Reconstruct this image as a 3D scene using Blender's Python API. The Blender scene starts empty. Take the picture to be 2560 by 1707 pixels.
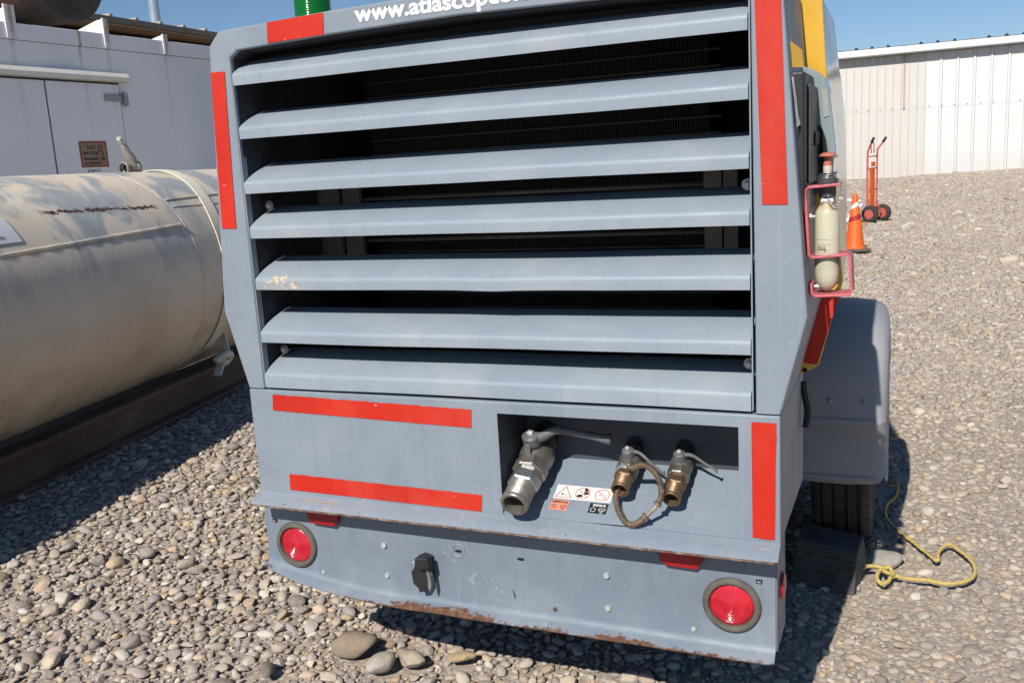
import bpy, bmesh, math, random
import numpy as np
from mathutils import Matrix, Vector, noise as mnoise
R = math.radians
scene = bpy.context.scene
col = scene.collection

# ------------------------------------------------------------------ camera
cam = bpy.data.cameras.new('camera'); cam_o = bpy.data.objects.new('camera', cam); col.objects.link(cam_o)
cam.sensor_width = 36; cam.lens = 32.77; cam.clip_start = 0.05; cam.clip_end = 2000
right, down, fwd = Vector((.9181, .3923, -.0575)), Vector((.0217, -.1945, -.9807)), Vector((-.3959, .8991, -.1870))
m = Matrix.Identity(4)
for i in range(3):
    m[i][0] = right[i]; m[i][1] = -down[i]; m[i][2] = -fwd[i]
m[2][3] = 1.5
cam_o.matrix_world = m
scene.camera = cam_o

# ------------------------------------------------------------------ light
SUN = Vector((.09, 1.18, -1.0)).normalized()          # the way the light travels
world = bpy.data.worlds.new('World'); scene.world = world; world.use_nodes = True
nt = world.node_tree
sky = nt.nodes.new('ShaderNodeTexSky'); sky.sky_type = 'NISHITA'; sky.sun_disc = False
sky.sun_elevation = math.asin(-SUN.z); sky.sun_rotation = math.atan2(-SUN.x, -SUN.y)
sky.altitude = 3000; sky.air_density = 1.4; sky.dust_density = 0.0; sky.ozone_density = 6.0
bg = nt.nodes['Background']; bg.inputs['Strength'].default_value = .084
nt.links.new(sky.outputs[0], bg.inputs[0])
sun = bpy.data.lights.new('sun', 'SUN'); sun.energy = 4.9; sun.angle = R(.53); sun.color = (1, .955, .89)
sun_o = bpy.data.objects.new('sun', sun); col.objects.link(sun_o)
sun_o.rotation_euler = SUN.to_track_quat('-Z', 'Y').to_euler(); sun_o.location = (0, 0, 20)
vs = scene.view_settings
vs.view_transform = 'Standard'; vs.look = 'None'; vs.exposure = 0.0; vs.gamma = 1; vs.use_curve_mapping = False
scene.cycles.max_bounces = 6; scene.cycles.diffuse_bounces = 1; scene.cycles.glossy_bounces = 3

# ------------------------------------------------------------------ materials
class NT:
    def __init__(s, name):
        s.m = bpy.data.materials.new(name); s.m.use_nodes = True
        s.t = s.m.node_tree; s.b = s.t.nodes['Principled BSDF']; s._pos = None
    def n(s, kind, **kw):
        n = s.t.nodes.new('ShaderNode' + kind)
        for k, v in kw.items(): setattr(n, k, v)
        return n
    def put(s, sock, v):
        if isinstance(v, bpy.types.NodeSocket): s.t.links.new(v, sock)
        elif v is not None:
            if hasattr(sock.default_value, '__len__') and not isinstance(v, (int, float)):
                v = tuple(v)
                if len(sock.default_value) == 4 and len(v) == 3: v = v + (1,)
            sock.default_value = v
    def pos(s):
        if s._pos is None: s._pos = s.n('TexCoord').outputs['Object']
        return s._pos
    def xyz(s):
        n = s.n('SeparateXYZ'); s.put(n.inputs[0], s.pos()); return n.outputs
    def math(s, op, a, b=0.0, c=None, clamp=False):
        n = s.n('Math', operation=op); n.use_clamp = clamp
        s.put(n.inputs[0], a); s.put(n.inputs[1], b)
        if c is not None: s.put(n.inputs[2], c)
        return n.outputs[0]
    def noise(s, scale, detail=3, rough=.55, stretch=None, dist=0, off=None):
        n = s.n('TexNoise'); n.inputs['Scale'].default_value = scale; n.inputs['Detail'].default_value = detail
        n.inputs['Roughness'].default_value = rough; n.inputs['Distortion'].default_value = dist
        if stretch or off:
            mp = s.n('Mapping'); mp.inputs['Scale'].default_value = stretch or (1, 1, 1); mp.inputs['Location'].default_value = off or (0, 0, 0)
            s.put(mp.inputs[0], s.pos()); s.put(n.inputs['Vector'], mp.outputs[0])
        else: s.put(n.inputs['Vector'], s.pos())
        return n.outputs['Fac']
    def ramp(s, fac, stops, interp='LINEAR'):
        n = s.n('ValToRGB'); cr = n.color_ramp; cr.interpolation = interp
        while len(cr.elements) < len(stops): cr.elements.new(.5)
        for e, (p, c) in zip(cr.elements, stops):
            e.position = p; e.color = (c, c, c, 1) if isinstance(c, (int, float)) else tuple(c) + (1,)
        s.put(n.inputs[0], fac); return n.outputs['Color']
    def step(s, fac, a, b): return s.ramp(fac, [(a, 0.0), (b, 1.0)])
    def mix(s, fac, a, b):
        n = s.n('Mix', data_type='RGBA'); s.put(n.inputs[0], fac); s.put(n.inputs[6], a); s.put(n.inputs[7], b); return n.outputs[2]
    def bump(s, h, strength=.3, dist=.002):
        n = s.n('Bump'); n.inputs['Strength'].default_value = strength; n.inputs['Distance'].default_value = dist
        s.put(n.inputs['Height'], h); s.put(s.b.inputs['Normal'], n.outputs[0])
    def done(s, color=None, rough=.5, metal=0.0, spec=.5, **kw):
        s.put(s.b.inputs['Base Color'], color); s.put(s.b.inputs['Roughness'], rough); s.put(s.b.inputs['Metallic'], metal)
        s.put(s.b.inputs['Specular IOR Level'], spec)
        for k, v in kw.items(): s.put(s.b.inputs[k], v)
        return s.m

def vary(name, c, amt=.12, scale=8, rough=.5, metal=0.0, bump=0.0, bscale=60, **kw):
    t = NT(name)
    f = t.noise(scale, 4)
    lo = tuple(x * (1 - amt) for x in c); hi = tuple(min(1, x * (1 + amt)) for x in c)
    colr = t.ramp(f, [(.3, lo), (.7, hi)])
    if bump: t.bump(t.noise(bscale, 4), bump)
    rr = t.ramp(t.noise(scale * 3, 3), [(.3, max(0, rough - .07)), (.7, min(1, rough + .1))])
    return t.done(colr, rr, metal, **kw)

GREY = (.214, .256, .302)
def grey_paint(name, rust=None, chips=None, dusty=.25, base=GREY):
    t = NT(name)
    big = t.noise(2.6, 4, .6); fine = t.noise(95, 2)
    c = t.ramp(big, [(.25, tuple(x * .95 for x in base)), (.75, tuple(x * 1.04 for x in base))])
    dust = t.math('MULTIPLY', t.step(t.noise(4.2, 5, .68), .45, .75), dusty*1.3)
    c = t.mix(dust, c, (.40, .41, .41))
    # pale run-off streaks and dark specks
    st = t.math('MULTIPLY', t.step(t.noise(3, 4, .6, (16, 16, .8)), .55, .8), .22)
    c = t.mix(st, c, (.37, .41, .45))
    sp = t.step(t.noise(190, 1), .735, .755); c = t.mix(t.math('MULTIPLY', sp, .45), c, (.10, .11, .12))
    lt = t.step(t.noise(170, 1, off=(3, 1, 2)), .755, .775); c = t.mix(t.math('MULTIPLY', lt, .45), c, (.5, .5, .48))
    wash = t.math('MULTIPLY', t.step(t.noise(1.7, 5, .7, (1, 1, 1.6), off=(2, 0, 5)), .46, .70), .16)
    c = t.mix(wash, c, (.36, .385, .41))
    dk = t.math('MULTIPLY', t.step(t.noise(2.3, 4, .6, (22, 22, .9), off=(7, 0, 0)), .60, .76), .20)
    c = t.mix(dk, c, (.13, .145, .16))
    rough = t.ramp(t.noise(12, 4), [(.3, .42), (.7, .6)])
    if rust: c, rough = rust(t, c, rough)
    if chips: c = chips(t, c)
    t.bump(fine, .06, .001)
    return t.done(c, rough, 0, .4)

RUSTRAMP = [(.3, (.045, .022, .015)), (.5, (.13, .062, .038)), (.7, (.22, .13, .085))]
def bumper_rust(t, c, rough):
    o = t.xyz(); x, z = o[0], o[2]
    n1 = t.noise(48, 6, .78, (1, 1, 2.2)); win = t.ramp(t.math('ADD', t.math('MULTIPLY', x, .5), 1.0), [(.10, 0.0), (.24, 1.0), (.60, 1.0), (.80, .32)])
    wide = t.math('MULTIPLY', t.ramp(t.noise(5.5, 2), [(.38, 0.0), (.66, 1.0)]), win)
    lim = t.math('ADD', .3225, t.math('MULTIPLY', wide, .012))
    lim = t.math('ADD', lim, t.math('MULTIPLY', t.math('SUBTRACT', n1, .5), .032))
    f = t.step(t.math('ADD', t.math('MULTIPLY', t.math('SUBTRACT', lim, z), 150.0), .5), .3, .7)
    c = t.mix(f, c, t.ramp(t.noise(70, 5, .7), RUSTRAMP))
    # thin scratches in the paint
    sc = t.step(t.noise(9, 3, .5, (2.5, 1, 2.2), dist=4.5), .655, .660)
    sc = t.math('MULTIPLY', sc, t.step(t.noise(3.4, 2, off=(5, 2, 1)), .55, .62))
    c = t.mix(t.math('MULTIPLY', sc, .5), c, (.46, .49, .5))
    return c, t.mix(f, rough, (.9, .9, .9))
def lip_dirt(t, c, rough):
    z = t.xyz()[2]
    d = t.math('MULTIPLY', t.step(t.noise(22, 5, .7, (1, 1, 1.5)), .60, .68), t.step(t.math('SUBTRACT', .66, z), 0.0, .06))
    c = t.mix(t.math('MULTIPLY', d, .75), c, (.42, .34, .25))
    r = t.math('MULTIPLY', t.step(t.noise(60, 4, .7, off=(2, 0, 0)), .66, .70), t.step(t.math('SUBTRACT', .618, z), 0.0, .015))
    return t.mix(r, c, (.16, .075, .04)), rough
def scrape(t, c):
    o = t.xyz()
    f = t.step(t.noise(42, 4, .65, (1, 1, 2.4)), .50, .53)
    wx = t.ramp(t.math('ADD', o[0], 1.7), [(.055, 0.0), (.075, 1.0), (.17, 1.0), (.19, 0.0)])
    wz = t.ramp(t.math('MULTIPLY', t.math('SUBTRACT', o[2], 1.19), 10.0), [(0.02, .55), (.22, 1.0), (.42, 1.0), (.55, 0.0)])
    f = t.step(t.math('MULTIPLY', t.math('MULTIPLY', f, wx), wz), .5, .6)
    return t.mix(f, c, t.ramp(t.noise(90, 3), [(.3, (.28, .20, .11)), (.6, (.62, .54, .42))]))

M = {}
M['grey'] = grey_paint('grey_paint')
M['grey_lou'] = grey_paint('grey_paint_louver', dusty=.45, base=(.262, .310, .362))
M['grey_scr'] = grey_paint('grey_paint_scraped', chips=scrape, dusty=.45, base=(.262, .310, .362))
M['grey_lip'] = grey_paint('grey_paint_dirty', rust=lip_dirt)
M['bumper'] = grey_paint('grey_paint_rusty', rust=bumper_rust, base=(.168, .206, .250))
M['inside'] = vary('dark_interior_paint', (.035, .04, .05), .2, 4, .6)
M['inside_metal'] = vary('cooler_metal', (.13, .135, .13), .2, 8, .6)
M['recess_shade'] = vary('navy_recess_shade', (.055, .063, .080), .15, 5, .6)  # recess shade put into the wall colour
M['shade_black'] = vary('black_inner_shade', (.022, .025, .032), .25, 40, .85)  # near-black standing in for shade inside the hood
M['core'] = vary('black_radiator_core', (.03, .031, .032), .2, 10, .6)
M['blackrub'] = vary('black_rubber', (.016, .016, .017), .3, 20, .65, bump=.15)
M['plastic'] = vary('black_plastic', (.02, .02, .022), .25, 30, .5)
def red_tape():
    t = NT('red_reflective_tape')
    c = t.ramp(t.noise(5, 3), [(.3, (.50, .018, .008)), (.7, (.60, .028, .012))])
    w = t.step(t.noise(60, 3, .6), .72, .74)
    c = t.mix(t.math('MULTIPLY', w, .8), c, (.55, .5, .48))
    d = t.math('MULTIPLY', t.step(t.noise(9, 5, .7), .46, .72), .30); c = t.mix(d, c, (.36, .05, .03))
    f = t.math('MULTIPLY', t.step(t.noise(6, 4, .6, (1, 1, .5), off=(3, 3, 3)), .5, .75), .22); c = t.mix(f, c, (.72, .16, .10))
    v = t.n('TexVoronoi'); v.inputs['Scale'].default_value = 240; t.put(v.inputs['Vector'], t.pos())
    t.bump(v.outputs['Distance'], .12, .001)
    return t.done(c, .5, 0, .3)
M['tape'] = red_tape()
M['white_print'] = vary('white_print', (.78, .79, .78), .06, 30, .4)
M['black_print'] = vary('black_print', (.02, .02, .022), .2, 30, .5)
M['red_print'] = vary('faded_red_print', (.62, .16, .11), .15, 40, .5)
M['label_white'] = vary('sticker_white', (.80, .76, .70), .06, 40, .45)
M['label_salmon'] = vary('sticker_salmon', (.72, .26, .17), .1, 40, .45)
M['label_black'] = vary('sticker_black', (.022, .022, .025), .2, 40, .45)
M['yellow'] = vary('yellow_paint', (.70, .40, .035), .08, 5, .28, **{'Coat Weight': .6, 'Coat Roughness': .12})
M['yellow_dull'] = vary('yellow_edge_paint', (.46, .34, .14), .1, 20, .5)
def faded_side():
    t = NT('bleached_yellow_side')
    c = t.ramp(t.noise(3, 4, .6), [(.3, (.46, .37, .18)), (.7, (.62, .54, .36))])
    s = t.step(t.noise(10, 4, .6, (1, 1, .12)), .58, .66)
    c = t.mix(t.math('MULTIPLY', s, .5), c, (.42, .24, .18))
    return t.done(c, .16, 0, .7)
M['yellow_side'] = faded_side()
M['green'] = NT('green_beacon_plastic').done((.006, .21, .03), .12, 0, .5, **{'Transmission Weight': .35})
M['lens'] = NT('red_lens').done((.62, .012, .035), .16, 0, .5, **{'Coat Weight': .4})
def lens_mat():
    t = NT('red_lamp_lens')
    v = t.n('TexVoronoi'); v.inputs['Scale'].default_value = 260; t.put(v.inputs['Vector'], t.pos())
    c = t.ramp(t.noise(34, 3), [(.35, (.40, .006, .016)), (.65, (.62, .016, .034))])
    t.bump(v.outputs['Distance'], .35, .001)
    return t.done(c, .2, 0, .5, **{'Coat Weight': .5, 'Coat Roughness': .1})
M['lens'] = lens_mat()
M['lens_dark'] = vary('dark_red_reflector', (.33, .008, .014), .15, 20, .22)
M['grommet'] = vary('dusty_rubber_grommet', (.115, .105, .085), .25, 30, .75, bump=.3)
M['zinc'] = vary('zinc_bolt', (.52, .53, .50), .1, 40, .4, .25)
M['steel'] = vary('plated_steel', (.50, .52, .52), .18, 26, .3, .85, .15)
M['bronze'] = vary('weathered_nickel_brass', (.30, .275, .235), .25, 30, .42, .75, .3, 90)
M['brass'] = vary('weathered_brass', (.22, .145, .085), .28, 34, .45, .7, .3, 90)
M['coil'] = vary('rusty_spring_wire', (.30, .215, .145), .3, 60, .55, .5)
M['lever'] = vary('dark_grey_lever', (.12, .12, .125), .3, 26, .55, bump=.3)
M['hole'] = vary('deep_black', (.006, .006, .007), .2, 10, .8)
M['rustedge'] = NT('rusty_edge'); t_ = M['rustedge']
M['rustedge'] = t_.done(t_.ramp(t_.noise(40, 5, .7), [(.35, (.09, .045, .028)), (.52, (.20, .13, .09)), (.66, (.30, .29, .27))]), .8)
def fender_mat():
    t = NT('grey_plastic_fender'); c = t.ramp(t.noise(4, 5, .65), [(.3, (.26, .27, .285)), (.7, (.335, .34, .35))])
    z = t.xyz()[2]; mud = t.math('MULTIPLY', t.step(t.noise(55, 5, .75), .52, .66), t.ramp(z, [(.36, .75), (.62, .12)]))
    c = t.mix(mud, c, (.40, .345, .28)); t.bump(t.noise(40, 4), .1, .002)
    return t.done(c, .6)
M['fender'] = fender_mat()
def tyre_mat():
    t = NT('dusty_tyre_rubber')
    c = t.ramp(t.noise(18, 5, .65), [(.3, (.020, .020, .020)), (.7, (.058, .052, .046))])
    t.bump(t.noise(60, 4), .3, .002); return t.done(c, .8)
M['tyre'] = tyre_mat()
M['rim'] = vary('pale_rim', (.5, .5, .48), .1, 10, .5)
M['chock'] = vary('dusty_chock_rubber', (.085, .083, .078), .35, 16, .85, bump=.5, bscale=40)
M['rope'] = vary('yellow_rope', (.56, .42, .13), .2, 80, .75, bump=.4, bscale=200)
M['pink'] = vary('faded_red_bracket_paint', (.55, .12, .135), .15, 30, .45)
def bottle_mat():
    t = NT('cream_bottle_paint'); z = t.xyz()[2]
    c = t.ramp(t.noise(18, 4), [(.3, (.50, .47, .34)), (.7, (.60, .57, .42))])
    r = t.math('ADD', t.math('MULTIPLY', t.math('SUBTRACT', z, 1.345), 28.0), t.math('SUBTRACT', t.noise(60, 4), .55))
    c = t.mix(t.math('MULTIPLY', t.step(r, .1, .9), .7), c, (.42, .22, .06))
    return t.done(c, .45)
M['bottle'] = bottle_mat()
M['capred'] = vary('faded_red_cap', (.50, .15, .10), .15, 50, .6)
M['galv'] = vary('galvanised_metal', (.33, .34, .34), .2, 60, .5, .5)
M['clear'] = NT('clear_teal_plastic').done((.36, .44, .46), .15, 0, .5, **{'Transmission Weight': .35, 'IOR': 1.3})
M['orange'] = vary('orange_cone_plastic', (.80, .13, .012), .12, 14, .5)
M['orangetruck'] = vary('orange_red_truck_paint', (.55, .115, .085), .15, 12, .5)
M['conebase'] = vary('cone_base_rubber', (.10, .09, .08), .2, 20, .8)
M['whitepipe'] = vary('white_pipe', (.75, .74, .72), .05, 10, .5)
M['dkred'] = vary('red_band', (.42, .02, .02), .15, 30, .45)
M['wood'] = vary('weathered_board', (.40, .25, .13), .2, 20, .8)

# ------------------------------------------------------------------ mesh building
class MB:
    def __init__(s): s.v = []; s.f = []
    def add(s, vs_, fs):
        o = len(s.v); s.v += [tuple(p) for p in vs_]; s.f += [tuple(i + o for i in f) for f in fs]; return s
    def box(s, x0, x1, y0, y1, z0, z1):
        return s.add([(x0,y0,z0),(x1,y0,z0),(x1,y1,z0),(x0,y1,z0),(x0,y0,z1),(x1,y0,z1),(x1,y1,z1),(x0,y1,z1)],
                     [(0,3,2,1),(4,5,6,7),(0,1,5,4),(1,2,6,5),(2,3,7,6),(3,0,4,7)])
    def prism(s, poly, axis, a, b):
        def P(p, t): return {'x': (t, p[0], p[1]), 'y': (p[0], t, p[1]), 'z': (p[0], p[1], t)}[axis]
        n = len(poly)
        return s.add([P(p, a) for p in poly] + [P(p, b) for p in poly],
                     [tuple(range(n)), tuple(range(2*n-1, n-1, -1))] + [(i, (i+1) % n, n+(i+1) % n, n+i) for i in range(n)])
    def rings(s, rs, closed=True, cap0=True, cap1=True):
        n = len(rs[0]); vs_ = [p for r in rs for p in r]; fs = []
        for k in range(len(rs)-1):
            for i in range(n if closed else n-1):
                j = (i+1) % n; fs.append((k*n+i, k*n+j, (k+1)*n+j, (k+1)*n+i))
        if cap0: fs.append(tuple(range(n-1, -1, -1)))
        if cap1: fs.append(tuple((len(rs)-1)*n+i for i in range(n)))
        return s.add(vs_, fs)
    def lathe(s, c, d, prof, n=24, cap0=True, cap1=True, twist=0, up=None):
        d = Vector(d).normalized(); a = (Vector(up) if up else (Vector((0,0,1)) if abs(d.z) < .9 else Vector((1,0,0))))
        e1 = d.cross(a).normalized(); e2 = e1.cross(d).normalized(); c = Vector(c)
        rs = [[c + d*h + (e1*math.cos(2*math.pi*i/n+twist) + e2*math.sin(2*math.pi*i/n+twist))*r for i in range(n)] for r, h in prof]
        return s.rings(rs, True, cap0, cap1)
    def tube(s, path, r, n=8, closed=False, cap=True):
        P = [Vector(p) for p in path]; N = len(P); rs = []; prev = None
        for i in range(N):
            a = P[(i-1) % N] if (closed or i > 0) else P[i]; b = P[(i+1) % N] if (closed or i < N-1) else P[i]
            t = (b-a).normalized()
            if prev is None:
                u = t.cross(Vector((0,0,1)));
                if u.length < .1: u = t.cross(Vector((1,0,0)))
            else: u = prev - t*prev.dot(t)
            u.normalize(); prev = u; w = t.cross(u)
            ri = r[i] if hasattr(r, '__len__') else r
            rs.append([P[i] + (u*math.cos(2*math.pi*k/n) + w*math.sin(2*math.pi*k/n))*ri for k in range(n)])
        if closed: rs.append(rs[0])
        return s.rings(rs, True, cap and not closed, cap and not closed)
    def bar(s, a, b, w, h, up=(0,0,1)):
        a, b = Vector(a), Vector(b); d = (b-a).normalized(); u = d.cross(Vector(up)).normalized()*(w/2); v = u.cross(d).normalized()*(h/2)
        return s.rings([[a+u+v, a-u+v, a-u-v, a+u-v], [b+u+v, b-u+v, b-u-v, b+u-v]])
    def mesh(s, name):
        me = bpy.data.meshes.new(name); me.from_pydata(s.v, [], s.f)
        bm = bmesh.new(); bm.from_mesh(me); bmesh.ops.recalc_face_normals(bm, faces=bm.faces); bm.to_mesh(me); bm.free()
        return me

def link(name, me, mat=None, parent=None, world=True, smooth=False, bevel=0, seg=2, **tags):
    if mat is not None:
        me.materials.clear(); me.materials.append(M[mat] if isinstance(mat, str) else mat)
    o = bpy.data.objects.new(name, me); col.objects.link(o)
    if parent:
        o.parent = parent
        if world:
            root = parent
            o.matrix_parent_inverse = pw(parent).inverted()
    if smooth is True: me.shade_smooth()
    elif smooth: me.shade_smooth(); me.set_sharp_from_angle(angle=R(smooth))
    if bevel:
        b = o.modifiers.new('bevel', 'BEVEL'); b.width = bevel; b.segments = seg; b.limit_method = 'ANGLE'; b.angle_limit = R(35); b.harden_normals = False
    for k, v in tags.items(): o[k] = v
    return o
def pw(o):
    mm = o.matrix_basis.copy()
    while o.parent:
        mm = o.parent.matrix_basis @ o.matrix_parent_inverse @ mm if False else (o.parent.matrix_basis @ (o.matrix_parent_inverse @ mm))
        o = o.parent
    return mm
def part(name, mb, mat, parent, **kw): return link(name, mb.mesh(name), mat, parent, **kw)
def thing(name, label, cat, loc, rz=0, group=None):
    o = bpy.data.objects.new(name, None); col.objects.link(o); o.empty_display_size = .1
    o.location = loc; o.rotation_euler = (0, 0, rz); o['label'] = label; o['category'] = cat
    if group: o['group'] = group
    return o
def text_mb(txt, size, origin, ux, uz, depth=.0008, offset=0.0, align='LEFT', width=None, shear=0):
    cu = bpy.data.curves.new('txt', 'FONT'); cu.body = txt; cu.size = size; cu.offset = offset; cu.align_x = align; cu.extrude = depth/2; cu.resolution_u = 3
    ob = bpy.data.objects.new('txt', cu); col.objects.link(ob)
    dg = bpy.context.evaluated_depsgraph_get(); me = bpy.data.meshes.new_from_object(ob.evaluated_get(dg))
    bpy.data.objects.remove(ob); bpy.data.curves.remove(cu)
    ux, uz = Vector(ux).normalized(), Vector(uz).normalized(); un = ux.cross(uz); o = Vector(origin)
    xs = [v.co.x for v in me.vertices]; sc = 1
    if width: sc = width/(max(xs)-min(xs))
    mb = MB(); mb.v = [tuple(o + ux*v.co.x*sc + uz*v.co.y + un*v.co.z) for v in me.vertices]; mb.f = [tuple(p.vertices) for p in me.polygons]
    bpy.data.meshes.remove(me); return mb
def smoothpath(pts, n=6):
    P = [Vector(p) for p in pts]; out = []
    for i in range(len(P)-1):
        p0, p1, p2, p3 = P[max(i-1, 0)], P[i], P[i+1], P[min(i+2, len(P)-1)]
        for k in range(n):
            t = k/n; out.append(.5*((2*p1)+(p2-p0)*t+(2*p0-5*p1+4*p2-p3)*t*t+(3*p1-p0-3*p2+p3)*t**3))
    out.append(P[-1]); return out
rng = random.Random(7)

# ================================================================== SETTING: ground and gravel
STONES = [(.24,.205,.18), (.44,.36,.275), (.46,.39,.31), (.53,.40,.25), (.40,.30,.26), (.60,.53,.44), (.46,.375,.295), (.33,.285,.25), (.49,.345,.225), (.40,.34,.285), (.36,.305,.285), (.53,.46,.37)]
def ground_mat():
    t = NT('gravel_ground'); g = t.n('NewGeometry'); p = g.outputs['Position']; t._pos = p
    v = t.n('TexVoronoi'); v.inputs['Scale'].default_value = 75; t.put(v.inputs['Vector'], p)
    sep = t.n('SeparateColor'); t.put(sep.inputs[0], v.outputs['Color'])
    c = t.ramp(sep.outputs[0], [(i/len(STONES), x) for i, x in enumerate(STONES)], 'CONSTANT')
    c = t.mix(t.step(v.outputs['Distance'], .55, .75), c, (.30, .25, .20))
    sand = t.math('MULTIPLY', t.step(t.noise(1.1, 5, .65), .42, .62), .5)
    c = t.mix(sand, c, (.44, .375, .30))
    t.bump(t.math('SUBTRACT', 1.0, v.outputs['Distance']), .45, .004)
    return t.done(c, .9, 0, .2)
def ground_z(x, y):
    z = .02*mnoise.noise(Vector((x*.5, y*.5, 3))) + .010*mnoise.noise(Vector((x*1.7, y*1.7, 8)))
    if y > 30: z += .18*min(1, (y-30)/11)*max(0, min(1, (x+1.2)/2.6)) * (.8+.5*mnoise.noise(Vector((x*.6, y*.2, 1))))
    return z
def axis_vals(fine0, fine1, step, far0, far1):
    a = list(np.arange(fine0, fine1+1e-6, step)); k = step
    x = fine1
    while x < far1: k *= 1.35; x += k; a.append(x)
    x = fine0; k = step
    while x > far0: k *= 1.35; x -= k; a.insert(0, x)
    return a
gx = axis_vals(-6, 5, .25, -900, 900); gy = axis_vals(0, 46, .3, -300, 1500)
mb = MB()
mb.v = [(x, y, (ground_z(x, y) if -8 < x < 9 and -2 < y < 48 else 0) - .006 + (.004*max(0, min(1, (x+.6)/.5)) if -8 < x < 9 and -2 < y < 48 else 0)) for y in gy for x in gx]
nx = len(gx); mb.f = [(j*nx+i, j*nx+i+1, (j+1)*nx+i+1, (j+1)*nx+i) for j in range(len(gy)-1) for i in range(nx-1)]
ground = link('ground', mb.mesh('ground'), ground_mat(), smooth=True, kind='structure')

def pebble_mat():
    t = NT('river_pebble'); oi = t.n('ObjectInfo'); rnd = oi.outputs['Random']
    c = t.ramp(rnd, [(i/len(STONES), x) for i, x in enumerate(STONES)], 'CONSTANT')
    hue = t.n('HueSaturation'); t.put(hue.inputs['Color'], c)
    r2 = t.math('FRACT', t.math('MULTIPLY', rnd, 37.7)); t.put(hue.inputs['Value'], t.math('ADD', .80, t.math('MULTIPLY', r2, .52)))
    r3 = t.math('FRACT', t.math('MULTIPLY', rnd, 91.3)); t.put(hue.inputs['Saturation'], t.math('ADD', .75, t.math('MULTIPLY', r3, .4)))
    off = t.n('VectorMath', operation='ADD'); t.put(off.inputs[0], t.pos()); cmb = t.n('CombineXYZ')
    t.put(cmb.inputs[0], t.math('MULTIPLY', rnd, 53.0)); t.put(off.inputs[1], cmb.outputs[0])
    n = t.n('TexNoise'); n.inputs['Scale'].default_value = 2.2; n.inputs['Detail'].default_value = 6; n.inputs['Roughness'].default_value = .65; t.put(n.inputs['Vector'], off.outputs[0])
    c2 = t.mix(t.math('MULTIPLY', t.step(n.outputs['Fac'], .42, .68), .38), hue.outputs[0], (.52, .45, .365))
    gp = t.n('NewGeometry'); bn = t.n('TexNoise'); bn.inputs['Scale'].default_value = 1.3; bn.inputs['Detail'].default_value = 5; t.put(bn.inputs['Vector'], gp.outputs['Position'])
    gs = t.n('SeparateXYZ'); t.put(gs.inputs[0], gp.outputs['Position'])
    yard = t.ramp(t.math('ADD', gs.outputs[0], 1.2), [(.0, .12), (1.0, .30)])   # the driven-on side of the yard is dustier
    c2 = t.mix(t.math('ADD', yard, t.math('MULTIPLY', t.math('SUBTRACT', bn.outputs['Fac'], .5), .7), clamp=True), c2, (.455, .39, .31))
    bn2 = t.n('TexNoise'); bn2.inputs['Scale'].default_value = .55; bn2.inputs['Detail'].default_value = 6; bn2.inputs['Roughness'].default_value = .7; t.put(bn2.inputs['Vector'], gp.outputs['Position'])
    c2 = t.mix(t.math('MULTIPLY', t.step(bn2.outputs['Fac'], .48, .66), .30), c2, (.31, .27, .225))
    t.bump(n.outputs['Fac'], .25, .1)
    return t.done(c2, .9, 0, .2)
M['pebble'] = pebble_mat()
def pebble(seed, flat, angular):
    bm = bmesh.new(); bmesh.ops.create_icosphere(bm, subdivisions=3 if not angular else 2, radius=1)
    r = random.Random(seed); o = Vector((r.uniform(-50, 50), r.uniform(-50, 50), r.uniform(-50, 50)))
    el = Vector((1, r.uniform(.62, .9), flat)); planes = [(Vector((r.gauss(0, 1), r.gauss(0, 1), r.gauss(0, 1))).normalized(), r.uniform(.55, .85)) for _ in range(9 if angular else 3)]
    for v in bm.verts:
        p = v.co.copy(); d = 1 + .20*mnoise.noise(p*1.1+o) + .07*mnoise.noise(p*2.6+o); p = p*d
        for n_, h in planes:
            k = p.dot(n_)-h
            if k > 0: p -= n_*k*(.92 if angular else .6)
        v.co = Vector((p.x*el.x, p.y*el.y, p.z*el.z))
    me = bpy.data.meshes.new('pebble'); bm.to_mesh(me); bm.free()
    me.shade_smooth()
    if angular: me.set_sharp_from_angle(angle=R(32))
    me.materials.append(M['pebble']); return me
PEB = [pebble(11+i, [.5, .62, .42, .7, .55, .36, .6, .48, .66, .5, .58, .45][i], i % 2 == 1) for i in range(12)]
shelf = bpy.data.collections.new('pebble_shapes')
for i, me in enumerate(PEB):
    shelf.objects.link(bpy.data.objects.new('pebble_%02d' % i, me))

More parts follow.
